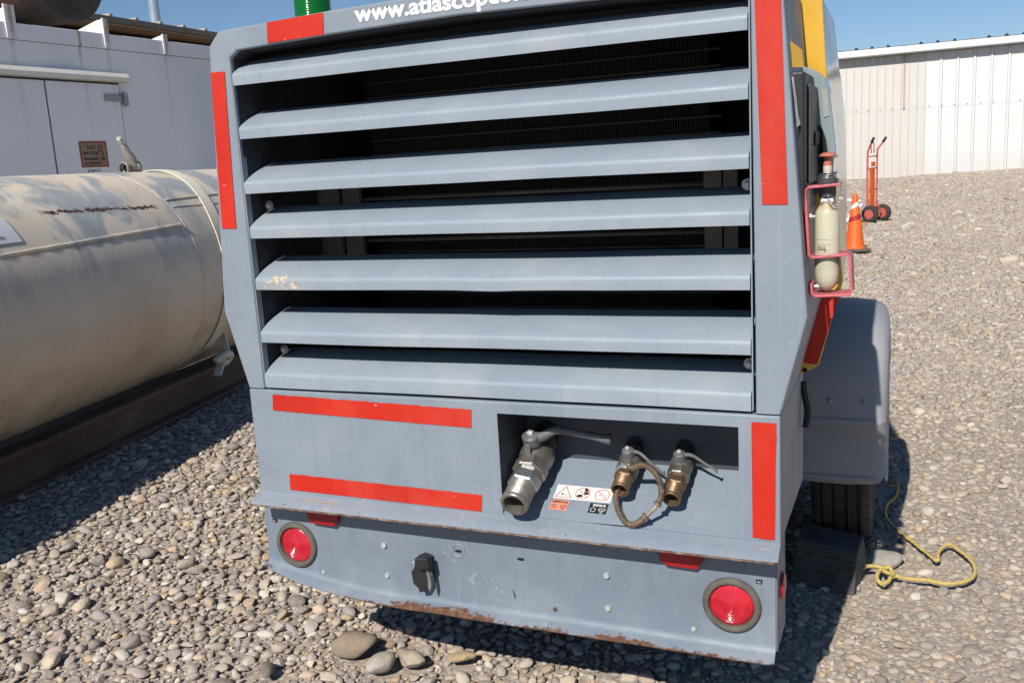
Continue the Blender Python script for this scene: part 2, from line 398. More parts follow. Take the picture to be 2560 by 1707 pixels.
def scatter():
    r = random.Random(3); pts = []; cell = .075; grid = {}
    BIGS = [(-1.62, 2.285, .085), (-1.478, 2.225, .06), (-1.405, 2.28, .055), (-1.805, 2.09, .045), (-1.26, 2.34, .05), (-.09, 3.40, .07)]
    def ok(x, y, rad, k):
        i, j = int(x//cell), int(y//cell)
        for a in (i-1, i, i+1):
            for b in (j-1, j, j+1):
                for (px, py, pr) in grid.get((a, b), ()):
                    if (px-x)**2+(py-y)**2 < (k*(pr+rad))**2: return False
        return True
    for b in BIGS: grid.setdefault((int(b[0]//cell), int(b[1]//cell)), []).append(b)
    # near ground, by size class: biggest first
    zones = [(-4.6, 1.9, 1.0, 5.4)]
    for (x0, x1, y0, y1) in zones:
        A = (x1-x0)*(y1-y0)
        for (ra, rb, per, k) in [(.024, .038, 30, .95), (.017, .025, 210, .86), (.012, .017, 640, .79), (.008, .012, 1300, .71), (.005, .008, 1700, .66)]:
            for _ in range(int(A*per)):
                x, y = r.uniform(x0, x1), r.uniform(y0, y1); rad = r.uniform(ra, rb)
                if x > -.9: rad *= .90
                if y > 3.6 and rad < .0068: continue
                if ok(x, y, rad, k):
                    grid.setdefault((int(x//cell), int(y//cell)), []).append((x, y, rad)); pts.append((x, y, rad))
    # farther strips, plain jittered
    y = 5.4
    while y < 41.5:
        st = .027 + .0013*(y-5.4); xs0, xs1 = (-.10*y-.9, .12*y+.9) if y > 7.5 else (-3.4, 1.9)
        x = xs0
        while x < xs1:
            pts.append((x+r.uniform(-.5, .5)*st, y+r.uniform(-.5, .5)*st, st*(r.choice((.30, .38, .45, .5, .55, .75)) if r.random() > .012 else r.uniform(1.0, 1.7)))); x += st
        y += st
    return pts
PTS = scatter()
def build_gravel():
    r = random.Random(5); n = len(PTS)
    fx, fy, fz = fwd; keyed = []
    for i, (x, y, rad) in enumerate(PTS):
        p = Vector((x, y, -1.5)); d = p.dot(fwd)
        if d > .3:
            u, v = p.dot(right)/d, p.dot(down)/d
            if abs(u) < .545 and abs(v) < .362:
                hid = (-1.72 < x+.0 < -.1 and 2.75 < y < 6) or (x < -3.3)
                if not hid: keyed.append((rad/d, i))
    keyed.sort(reverse=True); top = set(i for _, i in keyed[:290])
    loc = np.zeros((n, 3), 'f'); rot = np.zeros((n, 3), 'f'); sc = np.zeros((n, 3), 'f'); idx = np.zeros(n, 'i'); keep = np.ones(n, bool)
    for i, (x, y, rad) in enumerate(PTS):
        k = r.randrange(12); s = rad*r.uniform(1.05, 1.3)
        pk = max(0, min(1, (x+.9)/.6)) if y < 7 else .7
        e = (r.gauss(0, .22-.1*pk), r.gauss(0, .22-.1*pk), r.uniform(0, 6.283)); z = ground_z(x, y) + rad*r.uniform(-.05-.22*pk, .40-.18*pk) - (.004 if rad < .012 else 0)
        S3 = (s, s*r.uniform(.85, 1.1), s*r.uniform(.8, 1.1))
        if i in top:
            keep[i] = False
            o = bpy.data.objects.new('stone', PEB[k]); col.objects.link(o); o.parent = ground
            o.location = (x, y, z); o.rotation_euler = e; o.scale = S3
        else: loc[i] = (x, y, z); rot[i] = e; sc[i] = S3; idx[i] = k
    loc, rot, sc, idx = loc[keep], rot[keep], sc[keep], idx[keep]; n = len(loc)
    me = bpy.data.meshes.new('gravel'); me.vertices.add(n); me.vertices.foreach_set('co', loc.ravel())
    for nm, typ, arr, key in (('prot', 'FLOAT_VECTOR', rot, 'vector'), ('pscale', 'FLOAT_VECTOR', sc, 'vector'), ('pidx', 'INT', idx, 'value')):
        a = me.attributes.new(nm, typ, 'POINT'); a.data.foreach_set(key, arr.ravel())
    me.materials.append(M['pebble'])
    ng = bpy.data.node_groups.new('gravel_nodes', 'GeometryNodeTree')
    ng.interface.new_socket('Geometry', in_out='INPUT', socket_type='NodeSocketGeometry'); ng.interface.new_socket('Geometry', in_out='OUTPUT', socket_type='NodeSocketGeometry')
    N = ng.nodes; gi = N.new('NodeGroupInput'); go = N.new('NodeGroupOutput'); iop = N.new('GeometryNodeInstanceOnPoints')
    ci = N.new('GeometryNodeCollectionInfo'); ci.inputs[0].default_value = shelf; ci.inputs['Separate Children'].default_value = True; ci.inputs['Reset Children'].default_value = True
    def named(nm, t): a = N.new('GeometryNodeInputNamedAttribute'); a.data_type = t; a.inputs[0].default_value = nm; return a.outputs[0]
    L = ng.links.new
    L(gi.outputs[0], iop.inputs['Points']); L(ci.outputs[0], iop.inputs['Instance']); iop.inputs['Pick Instance'].default_value = True
    L(named('pidx', 'INT'), iop.inputs['Instance Index']); L(named('prot', 'FLOAT_VECTOR'), iop.inputs['Rotation']); L(named('pscale', 'FLOAT_VECTOR'), iop.inputs['Scale'])
    L(iop.outputs[0], go.inputs[0])
    o = bpy.data.objects.new('gravel', me); col.objects.link(o); md = o.modifiers.new('gravel', 'NODES'); md.node_group = ng
    o['kind'] = 'stuff'; o['label'] = 'loose tan and grey river gravel covering the yard'; o['category'] = 'gravel'
build_gravel()

def big_stone(x, y, r, zs, rz, shade, label, mi, h=.45, el=(1, .85)):
    me = pebble(100+mi, h, mi % 2 == 1)
    t = NT('stone_%d' % mi); n = t.noise(2.4, 6, .65)
    c = t.ramp(n, [(.3, tuple(k*.8 for k in shade)), (.7, tuple(min(1, k*1.15) for k in shade))])
    c = t.mix(t.math('MULTIPLY', t.step(t.noise(14, 4), .6, .7), .25), c, (.5, .45, .38)); t.bump(t.noise(9, 6, .7), .3, .05)
    me.materials.clear(); me.materials.append(t.done(c, .85, 0, .25))
    o = bpy.data.objects.new('stone', me); col.objects.link(o)
    o.location = (x, y, zs); o.rotation_euler = (.05, -.06, rz); o.scale = (r*el[0], r*el[1], r)
    o['label'] = label; o['category'] = 'stone'; o['group'] = 'larger stones lying in the gravel'
big_stone(-1.62, 2.285, .078, .026, .4, (.30, .235, .165), 'largest smooth brown river stone on gravel below the bumper', 0, .5)
big_stone(-1.478, 2.222, .056, .02, 1.2, (.47, .42, .35), 'round pale cream stone beside the largest brown stone', 2, .55)
big_stone(-1.405, 2.28, .052, .02, .2, (.44, .37, .28), 'tan angular stone right of the round pale stone', 3, .55)
big_stone(-1.805, 2.085, .04, .02, 2.2, (.21, .185, .14), 'dark olive brown pebble at the bottom edge left of the largest stone', 4, .4)
big_stone(-1.26, 2.34, .048, .018, .5, (.46, .34, .20), 'thin flat yellowish sandstone slab at edge of machine shadow', 5, .3, (1, .5))
big_stone(-.09, 3.40, .075, .02, .3, (.40, .36, .31), 'flat pale stone between rubber chock and yellow rope', 6, .4)
big_stone(-.12, 17.5, .15, .05, .7, (.62, .56, .45), 'pale cream rock on gravel right of the hand truck', 7, .7)
big_stone(1.02, 12.4, .14, .04, .4, (.60, .52, .40), 'pale tan rock on the open gravel by the right edge', 9, .5)

# ================================================================== far white metal building
def far_building():
    b = thing('metal_building', 'long white corrugated metal building with low eave behind the gravel yard', 'building', (2, 42, 0))
    def wallm(name, c, st):
        t = NT(name); f = t.noise(.7, 5, .6); cc = t.ramp(f, [(.3, tuple(k*.95 for k in c)), (.7, c)])
        s = t.step(t.noise(1.6, 4, .6, (6, 1, .25)), .60, .75); cc = t.mix(t.math('MULTIPLY', s, st), cc, (.60, .47, .37))
        d = t.step(t.math('SUBTRACT', t.math('ADD', .75, t.math('MULTIPLY', t.noise(3, 3), .6)), t.xyz()[2]), 0.0, .8)
        cc = t.mix(t.math('MULTIPLY', d, .25), cc, (.55, .47, .37)); return t.done(cc, .5)
    wr = wallm('white_metal_wall', (.72, .72, .70), .10); wl = wallm('cream_metal_wall', (.66, .625, .575), .25)
    bk = MB().box(-30, 30, 42.13, 54, -.5, 5.0); part('wall', bk, wr, b)
    # right run: wide panels with one tall rib each; left run: narrow panels
    def panel(w, rib, z0, z1, d):
        mb = MB(); pr = [(0, 0), (w-rib*2, 0), (w-rib*1.6, -d), (w-rib*.5, -d), (w-rib*.1, 0), (w-.006, 0)]
        th = [(x, y+.02) for x, y in reversed(pr)]
        mb.prism(pr+th, 'z', z0, z1); return mb.mesh('wall_panel')
    xl, wR, wL = .22, .60, .30
    # prism on z axis: poly is (x,y)
    meU = panel(wR, .06, 2.72, 4.86, .045); meD = panel(wR, .06, -.3, 2.74, .045)
    for i in range(13):
        x = xl + i*wR
        for me, dy in ((meU, 42.09), (meD, 42.096)):
            o = link('wall_panel', me, wr, b); o.location = (x, dy, 0)
    meU2 = panel(wL, .02, 2.72, 4.86, .022); meD2 = panel(wL, .02, .02, 2.74, .022)
    for i in range(14):
        x = xl - (i+1)*wL
        for me, dy in ((meU2, 42.092), (meD2, 42.098)):
            o = link('wall_panel', me, wl, b); o.location = (x, dy, 0)
    part('rust_streak', MB().box(-.62, -.55, 42.05, 42.075, 2.75, 4.9), vary('rust_stain', (.50, .36, .27), .2, 4, .8), b)
    for i in range(26):
        x = xl-4.0+i*.46
        part('screw', MB().lathe((x, 42.065, 2.79), (0, -1, 0), [(.02, 0), (.014, .015)], 6), 'rustedge', b)
    part('eave_trim', MB().prism([(41.62, 4.93), (41.62, 5.16), (41.72, 5.20), (42.2, 5.20), (42.2, 4.90), (41.66, 4.90)], 'x', -28, 28), vary('eave_white', (.76, .77, .76), .04, 2, .4), b)
    part('roof', MB().prism([(41.66, 5.202), (48, 5.62), (54, 5.2)], 'x', -28, 28), 'galv', b)
    for i in range(20):
        x = -3.6 + i*.60
        part('roof_rib', MB().prism([(x-.07, 5.20), (x-.035, 5.275), (x+.035, 5.275), (x+.07, 5.20)], 'y', 41.64, 44), 'plastic' if i % 4 != 1 else 'galv', b)
far_building()

# ================================================================== far brown building and its pipe
def brown_building():
    b = thing('brown_building', 'brown ribbed metal building with dark eave behind the white container', 'building', (-17, 18, 0))
    br = vary('brown_ribbed_wall', (.26, .17, .11), .15, 3, .6)
    part('wall', MB().box(-22, -13.9, 8, 34, 0, 4.2), br, b)
    me = MB().prism([(0, 0), (.10, 0), (.13, .05), (.22, .05), (.25, 0), (.34, 0), (.34, -.02), (0, -.02)], 'z', 0, 4.25).mesh('wall_panel')
    for i in range(34):
        o = link('wall_panel', me, br, b); o.rotation_euler = (0, 0, R(90)); o.location = (-13.85, 8.5+i*.345, 0)
        o.scale = (1, -1, 1)
    part('eave_trim', MB().box(-14.2, -13.35, 7.5, 34.5, 4.40, 4.50), vary('eave_grey', (.16, .14, .12), .2, 4, .6), b)
    part('soffit', MB().box(-14.2, -13.4, 7.5, 34.5, 4.36, 4.395), br, b)
    part('roof', MB().prism([(-13.36, 4.505), (-18, 5.3), (-22.6, 4.505)], 'y', 7.5, 34.5), vary('roof_tan', (.30, .27, .22), .1, 3, .5), b)
    for i in range(28):
        y = 9+i*.62
        part('roof_rib', MB().prism([(y-.05, 4.50), (y-.02, 4.55), (y+.02, 4.55), (y+.05, 4.50)], 'x', -15, -13.34), vary('rib_tan', (.36, .33, .28), .1, 3, .5) if i == 0 else bpy.data.materials['rib_tan'], b)
    p = thing('vent_pipe', 'tall pale blue grey vent pipe rising above the brown roof', 'pipe', (-15.72, 17, 4.9))
    part('shaft', MB().lathe((-15.72, 17.0, 4.7), (0, 0, 1), [(.115, 0), (.115, 3)], 20), vary('pipe_galv', (.45, .50, .53), .08, 3, .3, .5), p, smooth=40)
    part('flashing', MB().lathe((-15.72, 17.0, 4.7), (0, 0, 1), [(.22, 0), (.13, .3)], 20), 'galv', p, smooth=40)
    part('rain_collar', MB().lathe((-15.72, 17.0, 6.18), (0, 0, 1), [(.118, 0), (.2, .0), (.2, .05), (.118, .07)], 20), 'galv', p)
brown_building()

# ================================================================== white container with doors
def container():
    al = R(2.2)
    b = thing('equipment_container', 'white painted steel equipment container with double doors behind the tank', 'container', (-6.3, 5, 0), -al)
    # local: y runs along the wall, +x faces the tank; wall face at x = 0
    def wm():
        t = NT('white_container_paint'); o = t.xyz()
        c = t.ramp(t.noise(1.2, 5, .6), [(.3, (.74, .74, .76)), (.7, (.84, .84, .85))])
        s = t.step(t.noise(2.2, 4, .6, (1, 5, .3)), .62, .74); c = t.mix(t.math('MULTIPLY', s, .25), c, (.58, .50, .42))
        for (u, w, z0) in ((.865, .022, 2.60), (1.77, .018, 2.66), (.27, .03, 2.70), (1.14, .03, 2.72)):
            f = t.math('SUBTRACT', 1.0, t.math('DIVIDE', t.math('ABSOLUTE', t.math('SUBTRACT', t.math('ADD', o[1], t.math('MULTIPLY', t.math('SUBTRACT', t.noise(9, 3), .5), .03)), u)), w), clamp=True)
            g = t.step(o[2], .0, .1) if False else t.ramp(t.math('DIVIDE', o[2], 3.0), [((z0-.95)/3, 0.0), ((z0-.1)/3, .25), ((z0+.05)/3, .95), (1.0, 1.0)])
            c = t.mix(t.math('MULTIPLY', f, g), c, t.ramp(t.noise(20, 4), [(.4, (.22, .10, .035)), (.6, (.50, .30, .14))]))
        c = t.mix(t.math('MULTIPLY', t.step(t.noise(30, 4, .7), .70, .74), .6), c, (.30, .20, .13))
        return t.done(c, .5, 0, .4)
    W = wm(); kw = dict(world=False); b.scale = (1, 1.022, 1); plain = vary('white_lug_paint', (.72, .73, .72), .06, 8, .5)
    part('wall', MB().box(-2.5, 0, -2.6, 5.5, .35, 2.63), W, b, **kw)
    part('roof', MB().box(-2.5, -.02, -2.6, 5.5, 2.632, 2.72), W, b, **kw)
    part('roof_curb', MB().box(-.05, .012, -2.6, 5.5, 2.634, 2.755), W, b, bevel=.004, **kw)
    part('base_rail', MB().box(-2.5, .02, -2.6, 5.5, .12, .345), 'galv', b, **kw)
    for y in (-2.3, 0, 2.5, 5.2):
        part('foot', MB().box(-2.4, .0, y-.15, y+.15, -.02, .118), 'wood', b, **kw)
    for (y0, y1) in ((-.62, .478), (.492, 1.19)):
        part('door', MB().box(.002, .016, y0, y1, .45, 2.345), W, b, bevel=.003, **kw)
    part('door_gap', MB().box(.0005, .0035, -.64, 1.204, .43, 2.36), 'black_print', b, **kw)
    part('drip_rail', MB().prism([(.0, 2.362), (.07, 2.366), (.075, 2.40), (.05, 2.435), (.0, 2.44)], 'y', -.75, 1.275), vary('cream_trim', (.70, .67, .60), .06, 6, .5), b, bevel=.005, **kw)
    h = part('hinge', MB().box(.017, .030, 1.03, 1.20, 2.205, 2.262), 'galv', b, bevel=.005, **kw)
    part('hinge_pin', MB().lathe((.034, 1.225, 2.165), (0, 0, 1), [(.016, 0), (.016, .12)], 10), 'galv', h, world=False, smooth=40)
    part('hinge_leaf', MB().box(.012, .03, 1.232, 1.265, 2.175, 2.275), 'galv', h, world=False)
    # lifting lugs: a gusset on the wall and a plate running inwards
    for (y, w, zt, L) in ((.265, .085, 2.882, .5), (1.13, .05, 2.876, .55), (1.765, .05, 2.81, .26)):
        g = part('lifting_lug', MB().box(.0125, .026, y-w/2, y+w/2, 2.64, zt), W, b, **kw)
        part('lug_plate', MB().prism([(.012, 2.757), (.012, zt), (-L*.15, zt-.004), (-L, 2.765), (-L, 2.757)], 'y', y+w/2-.014, y+w/2), plain, g, **kw)
    # sign and number on the right door leaf
    s = thing('no_smoking_sign', 'faded red framed no smoking sign on white container door', 'sign', (-6.3, 5, 1.6), -al); s.scale = (1, 1.022, 1)
    def sp(name, mbx, mat, par=s): 
        o = part(name, mbx, mat, par, world=False); 
        return o
    dz = 1.6
    sp('plate', MB().box(.0165, .0185, .715, .985, 1.668-dz, 1.880-dz), vary('sign_red', (.30, .075, .055), .2, 20, .6))
    sp('panel', MB().box(.0187, .0195, .732, .968, 1.685-dz, 1.863-dz), vary('sign_tan', (.27, .19, .11), .2, 12, .6))
    E1, E2 = (0, 1, 0), (0, 0, 1)
    for txt, sz, y, z in (('NO', .05, .79, 1.812), ('SMOKING', .036, .742, 1.770), ('IN THIS AREA', .026, .748, 1.692)):
        sp('lettering', text_mb(txt, sz, (.0198, y, z-dz), E1, E2, .0006, .0012), 'black_print')
    sp('cigarette', MB().box(.0196, .0202, .745, .88, 1.727-dz, 1.745-dz), 'black_print')
    sp('cigarette_tip', MB().box(.0196, .0202, .915, .955, 1.727-dz, 1.745-dz), 'black_print')
    sm = [(.94, 1.748), (.925, 1.765), (.945, 1.785), (.915, 1.80), (.895, 1.815), (.91, 1.84), (.93, 1.835), (.925, 1.81)]
    sp('smoke_curl', MB().tube([(.0199, a, c-dz) for a, c in smoothpath2(sm)], .004, 6), 'black_print')
    sp('slash', MB().add([(.0203, .85, 1.765-dz), (.0203, .87, 1.765-dz), (.0203, .95, 1.715-dz), (.0203, .93, 1.715-dz)], [(0, 1, 2, 3)]), bpy.data.materials['sign_red'])
    part('lettering', text_mb('EQ#4171', .036, (.0168, .765, 1.628), E1, E2, .0006, .0008), vary('blue_grey_print', (.10, .12, .17), .1, 30, .5), b, world=False)
def smoothpath2(p): return [(q.x, q.y) for q in smoothpath([(a, b, 0) for a, b in p], 5)]
container()
def silencer():
    b = thing('exhaust_silencer', 'large rusty black exhaust drum lying on the white container roof', 'exhaust', (-8.3, 7.9, 2.72))
    t = NT('burnt_rusty_steel'); f = t.noise(2.2, 5, .65, (.6, 1, 1)); c = t.ramp(f, [(.35, (.010, .009, .009)), (.56, (.035, .023, .018)), (.66, (.11, .045, .022)), (.76, (.22, .15, .08))])
    part('drum', MB().lathe((-10.35, 8.0, 3.80), (1, 0, 0), [(.3, 0), (.47, .06), (.50, .12), (.50, 1.77), (.485, 1.80), (.46, 1.805), (.05, 1.815)], 40), t.done(c, .6, .2), b, smooth=50)
    for x in (-10.0, -9.2):
        part('saddle', MB().box(x-.05, x+.05, 7.75, 8.25, 2.72, 3.34), 'plastic', b)
silencer()

# ================================================================== cream tank on a skid
def tank():
    al = R(11.5); s0, zc, r = -3.85, .893, .700
    b = thing('storage_tank', 'long cream painted steel tank with grey worn patches and rust scratches', 'tank', (math.cos(al)*s0, math.sin(al)*s0, 0), al)
    kw = dict(world=False)
    # local: x to the right of the tank, y along its axis (world distance from the camera's foot), z up
    def tm():
        t = NT('weathered_cream_tank_paint'); o = t.xyz()
        z = t.math('SUBTRACT', o[2], zc); ang = t.math('MULTIPLY', t.math('ARCTAN2', z, o[0]), 57.3)
        c = t.ramp(t.noise(1.4, 5, .6), [(.3, (.72, .595, .45)), (.7, (.87, .745, .59))])
        pw_ = t.step(t.noise(2.1, 4, .55, (1.2, 1.6, .8), .8, off=(1.5, .3, 0)),   .45, .56)
        hi = t.ramp(t.math('DIVIDE', ang, 90.0), [(.0, .0), (.18, .55), (.35, 1.0), (1.0, 1.0)])
        c = t.mix(t.math('MULTIPLY', t.math('MULTIPLY', pw_, hi), .85), c, t.ramp(t.noise(9, 3), [(.3, (.29, .335, .355)), (.7, (.43, .465, .47))]))
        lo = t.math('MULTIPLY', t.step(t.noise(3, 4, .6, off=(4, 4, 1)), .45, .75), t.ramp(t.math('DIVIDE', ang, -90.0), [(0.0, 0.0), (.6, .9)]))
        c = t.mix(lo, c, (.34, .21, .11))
        rustc = t.ramp(t.noise(40, 4), [(.4, (.055, .028, .02)), (.62, (.17, .085, .06))])
        # scattered chips
        ch = t.step(t.noise(17, 6, .78, (1, 1, 1)), .682, .688); c = t.mix(ch, c, rustc)
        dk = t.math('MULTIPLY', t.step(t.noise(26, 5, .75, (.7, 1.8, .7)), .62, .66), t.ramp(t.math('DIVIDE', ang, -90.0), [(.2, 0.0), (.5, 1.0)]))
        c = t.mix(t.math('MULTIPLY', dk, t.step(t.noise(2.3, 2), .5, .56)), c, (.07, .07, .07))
        # long scraped line
        dist = t.math('ABSOLUTE', t.math('SUBTRACT', ang, t.math('SUBTRACT', 45.3, t.math('MULTIPLY', t.math('SUBTRACT', o[1], 4.23), 3.0))))
        band = t.math('ADD', t.math('SUBTRACT', 1.35, dist), t.math('MULTIPLY', t.math('SUBTRACT', t.noise(38, 5, .75, (1, .6, 1)), .5), 10.0))
        wy = t.ramp(t.math('DIVIDE', o[1], 10.0), [(.423, 0.0), (.428, 1.0), (.52, 1.0), (.526, 0.0)])
        c = t.mix(t.math('MULTIPLY', t.step(band, .45, .6), wy), c, rustc)
        sc = t.step(t.noise(5, 3, .5, (2, 2, 3), dist=5), .70, .704); c = t.mix(t.math('MULTIPLY', sc, .5), c, (.25, .19, .13))
        t.bump(t.noise(5, 3), .15, .01)
        return t.done(c, t.ramp(t.noise(5), [(.3, .45), (.7, .65)]), 0, .4)
    T = tm()
    prof = [(.02, 1.6), (.3, 1.63), (.52, 1.74), (.66, 1.88), (r, 2.05), (r, 5.38), (r, 7.9), (.66, 8.08), (.52, 8.22), (.3, 8.32), (.02, 8.35)]
    part('shell', MB().lathe((0, 0, zc), (0, 1, 0), prof, 96), T, b, smooth=40, **kw)
    def on(y, a, dr=0): return ((r+dr)*math.cos(R(a)), y, zc+(r+dr)*math.sin(R(a)))
    part('weld_bead', MB().tube([on(y, 27+(y-3.7)*1.7, .004+.0015*math.sin(y*40)) for y in np.arange(2.2, 5.36, .03)], .011, 6), T, b, smooth=True, **kw)
    part('weld_bead', MB().tube([on(5.385+.004*math.sin(a*.6), a, -.002) for a in range(-60, 100, 2)], .0045, 6), T, b, smooth=True, **kw)
    part('weld_bead', MB().tube([on(y, 46.2+(y-5.4)*2, .002) for y in np.arange(5.40, 7.8, .05)], .007, 6), T, b, smooth=True, **kw)
    part('weld_bead', MB().tube([on(y, 41.2-(y-5.4)*1, .001) for y in np.arange(5.40, 7.8, .05)], .004, 6), T, b, smooth=True, **kw)
    # skid beams
    def rm():
        t = NT('dark_rusty_skid_steel'); c = t.ramp(t.noise(4, 6, .7, (1, .35, 1)), [(.3, (.075, .042, .030)), (.55, (.15, .09, .062)), (.75, (.24, .175, .13))])
        t.bump(t.noise(30, 5), .3, .004); return t.done(c, .75)
    RM = rm()
    for xo in (.48, -.62):
        pr = [(xo-.17, 0), (xo, 0), (xo, .03), (xo-.07, .04), (xo-.075, .19), (xo-.02, .20), (xo-.02, .235), (xo-.15, .235), (xo-.15, .20), (xo-.095, .19), (xo-.10, .04), (xo-.17, .03)]
        part('skid_beam', MB().prism(pr, 'y', 1.9, 8.1), RM, b, bevel=.006, **kw)
    for y in (2.6, 6.6):
        a0 = [((r+.004)*math.cos(R(a)), zc+(r+.004)*math.sin(R(a))) for a in range(-128, -51, 4)]
        part('saddle', MB().prism(a0+[(.42, .236), (-.42, .236)], 'y', y-.06, y+.06), RM, b, **kw)
    # strap over the tank, paper notice, top fitting: own things
    st = thing('tie_strap', 'cream webbing strap wrapped around the cream tank', 'strap', b.location, al)
    pts_ = [(6.25, 118), (6.1, 90), (5.97, 65), (5.87, 49), (5.78, 34), (5.74, 24), (5.70, 5), (5.68, -20), (5.67, -45)]
    P = [(q.x, q.y) for q in smoothpath([(a, c, 0) for a, c in pts_], 6)]
    mb = MB(); rs = []
    for (y, a) in P:
        rs.append([on(y-.060, a, .004), on(y+.060, a, .004), on(y+.060, a, .010), on(y-.060, a, .010)])
    mb.rings(rs); strapm = vary('strap_webbing', (.82, .74, .58), .06, 30, .8, bump=.3, bscale=160)
    part('webbing', mb, strapm, st, smooth=30, **kw)
    tl = MB().add([], []); tail = [(.58, 5.70, .46), (.60, 5.76, .42), (.585, 5.82, .36), (.58, 5.70, .33)]
    part('knot', MB().tube(smoothpath([(.57, 5.62, .30), (.60, 5.70, .33), (.585, 5.80, .31), (.57, 5.74, .27), (.59, 5.66, .30)], 6), .028, 8), strapm, st, smooth=True, **kw)
    part('loose_end', MB().bar((.58, 5.69, .30), (.585, 5.60, .21), .012, .055, (1, 0, 0)), strapm, st, **kw)
    part('loose_end', MB().bar((.575, 5.78, .32), (.50, 5.83, .62), .012, .045, (1, 0, 0)), strapm, st, **kw)
    pn = thing('paper_notice', 'white paper notice stuck on the cream tank at the left edge', 'paper', b.location, al)
    mb = MB(); mb.rings([[on(y, a, .002), on(y, a, .0035)] for y in (0,) for a in ()] or [[on(3.30, a, .003), on(3.955-.0, a, .003), on(3.955, a, .0045), on(3.30, a, .0045)] for a in np.arange(32, 44.1, 1.0)])
    part('sheet', mb, vary('paper_white', (.80, .80, .80), .03, 20, .7), pn, smooth=30, **kw)
    a = 34.0; o3 = on(3.60, a, .0062); part('lettering', text_mb('MONTROSE CO 81401', .026, o3, (0, 1, 0), (-math.sin(R(a)), 0, math.cos(R(a))), .0006, .0), vary('grey_print', (.18, .18, .2), .1, 30, .6), pn, **kw)
    fv = thing('tank_fitting', 'grey pipe tee with upright silver plug on top of the cream tank', 'fitting', b.location, al)
    pt = vary('grey_beige_fitting', (.30, .265, .22), .15, 20, .55)
    fv.scale = (1, 1, 1)
    c = Vector((.0, 5.80, 1.630))
    part('tee_body', MB().lathe(c+Vector((.0, -.075, -.012)), (.25, .97, .05), [(.036, 0), (.041, .004), (.041, .025), (.034, .030), (.034, .10), (.039, .105), (.039, .13)], 20, cap0=False), pt, fv, smooth=40, **kw)
    part('bore', MB().lathe(c+Vector((.012, -.045, -.012)), (.25, .97, .05), [(.029, 0), (.0355, .0), (.0355, .002)], 20), 'hole', fv, **kw)
    d = Vector((-.05, -.48, .72))
    part('stem_pipe', MB().lathe(c+Vector((.02, .02, .02)), d, [(.032, 0), (.032, .06), (.025, .075), (.025, .13), (.018, .145)], 18), pt, fv, smooth=40, **kw)
    part('silver_plug', MB().lathe(c+Vector((.02, .02, .02))+d*.165, d, [(.016, 0), (.016, .03), (.021, .032), (.021, .055), (.012, .065)], 8), 'zinc', fv, smooth=30, **kw)
    part('stub', MB().lathe(c+Vector((0, .0, -.06)), (0, 0, 1), [(.034, 0), (.034, .05)], 16), pt, fv, **kw)
tank()

# ================================================================== the compressor
XC = -.994
CP = thing('air_compressor', 'grey and yellow towed air compressor with big louvered rear grille', 'compressor', (XC, 3.0, 0))
def mx(x): return 2*XC - x

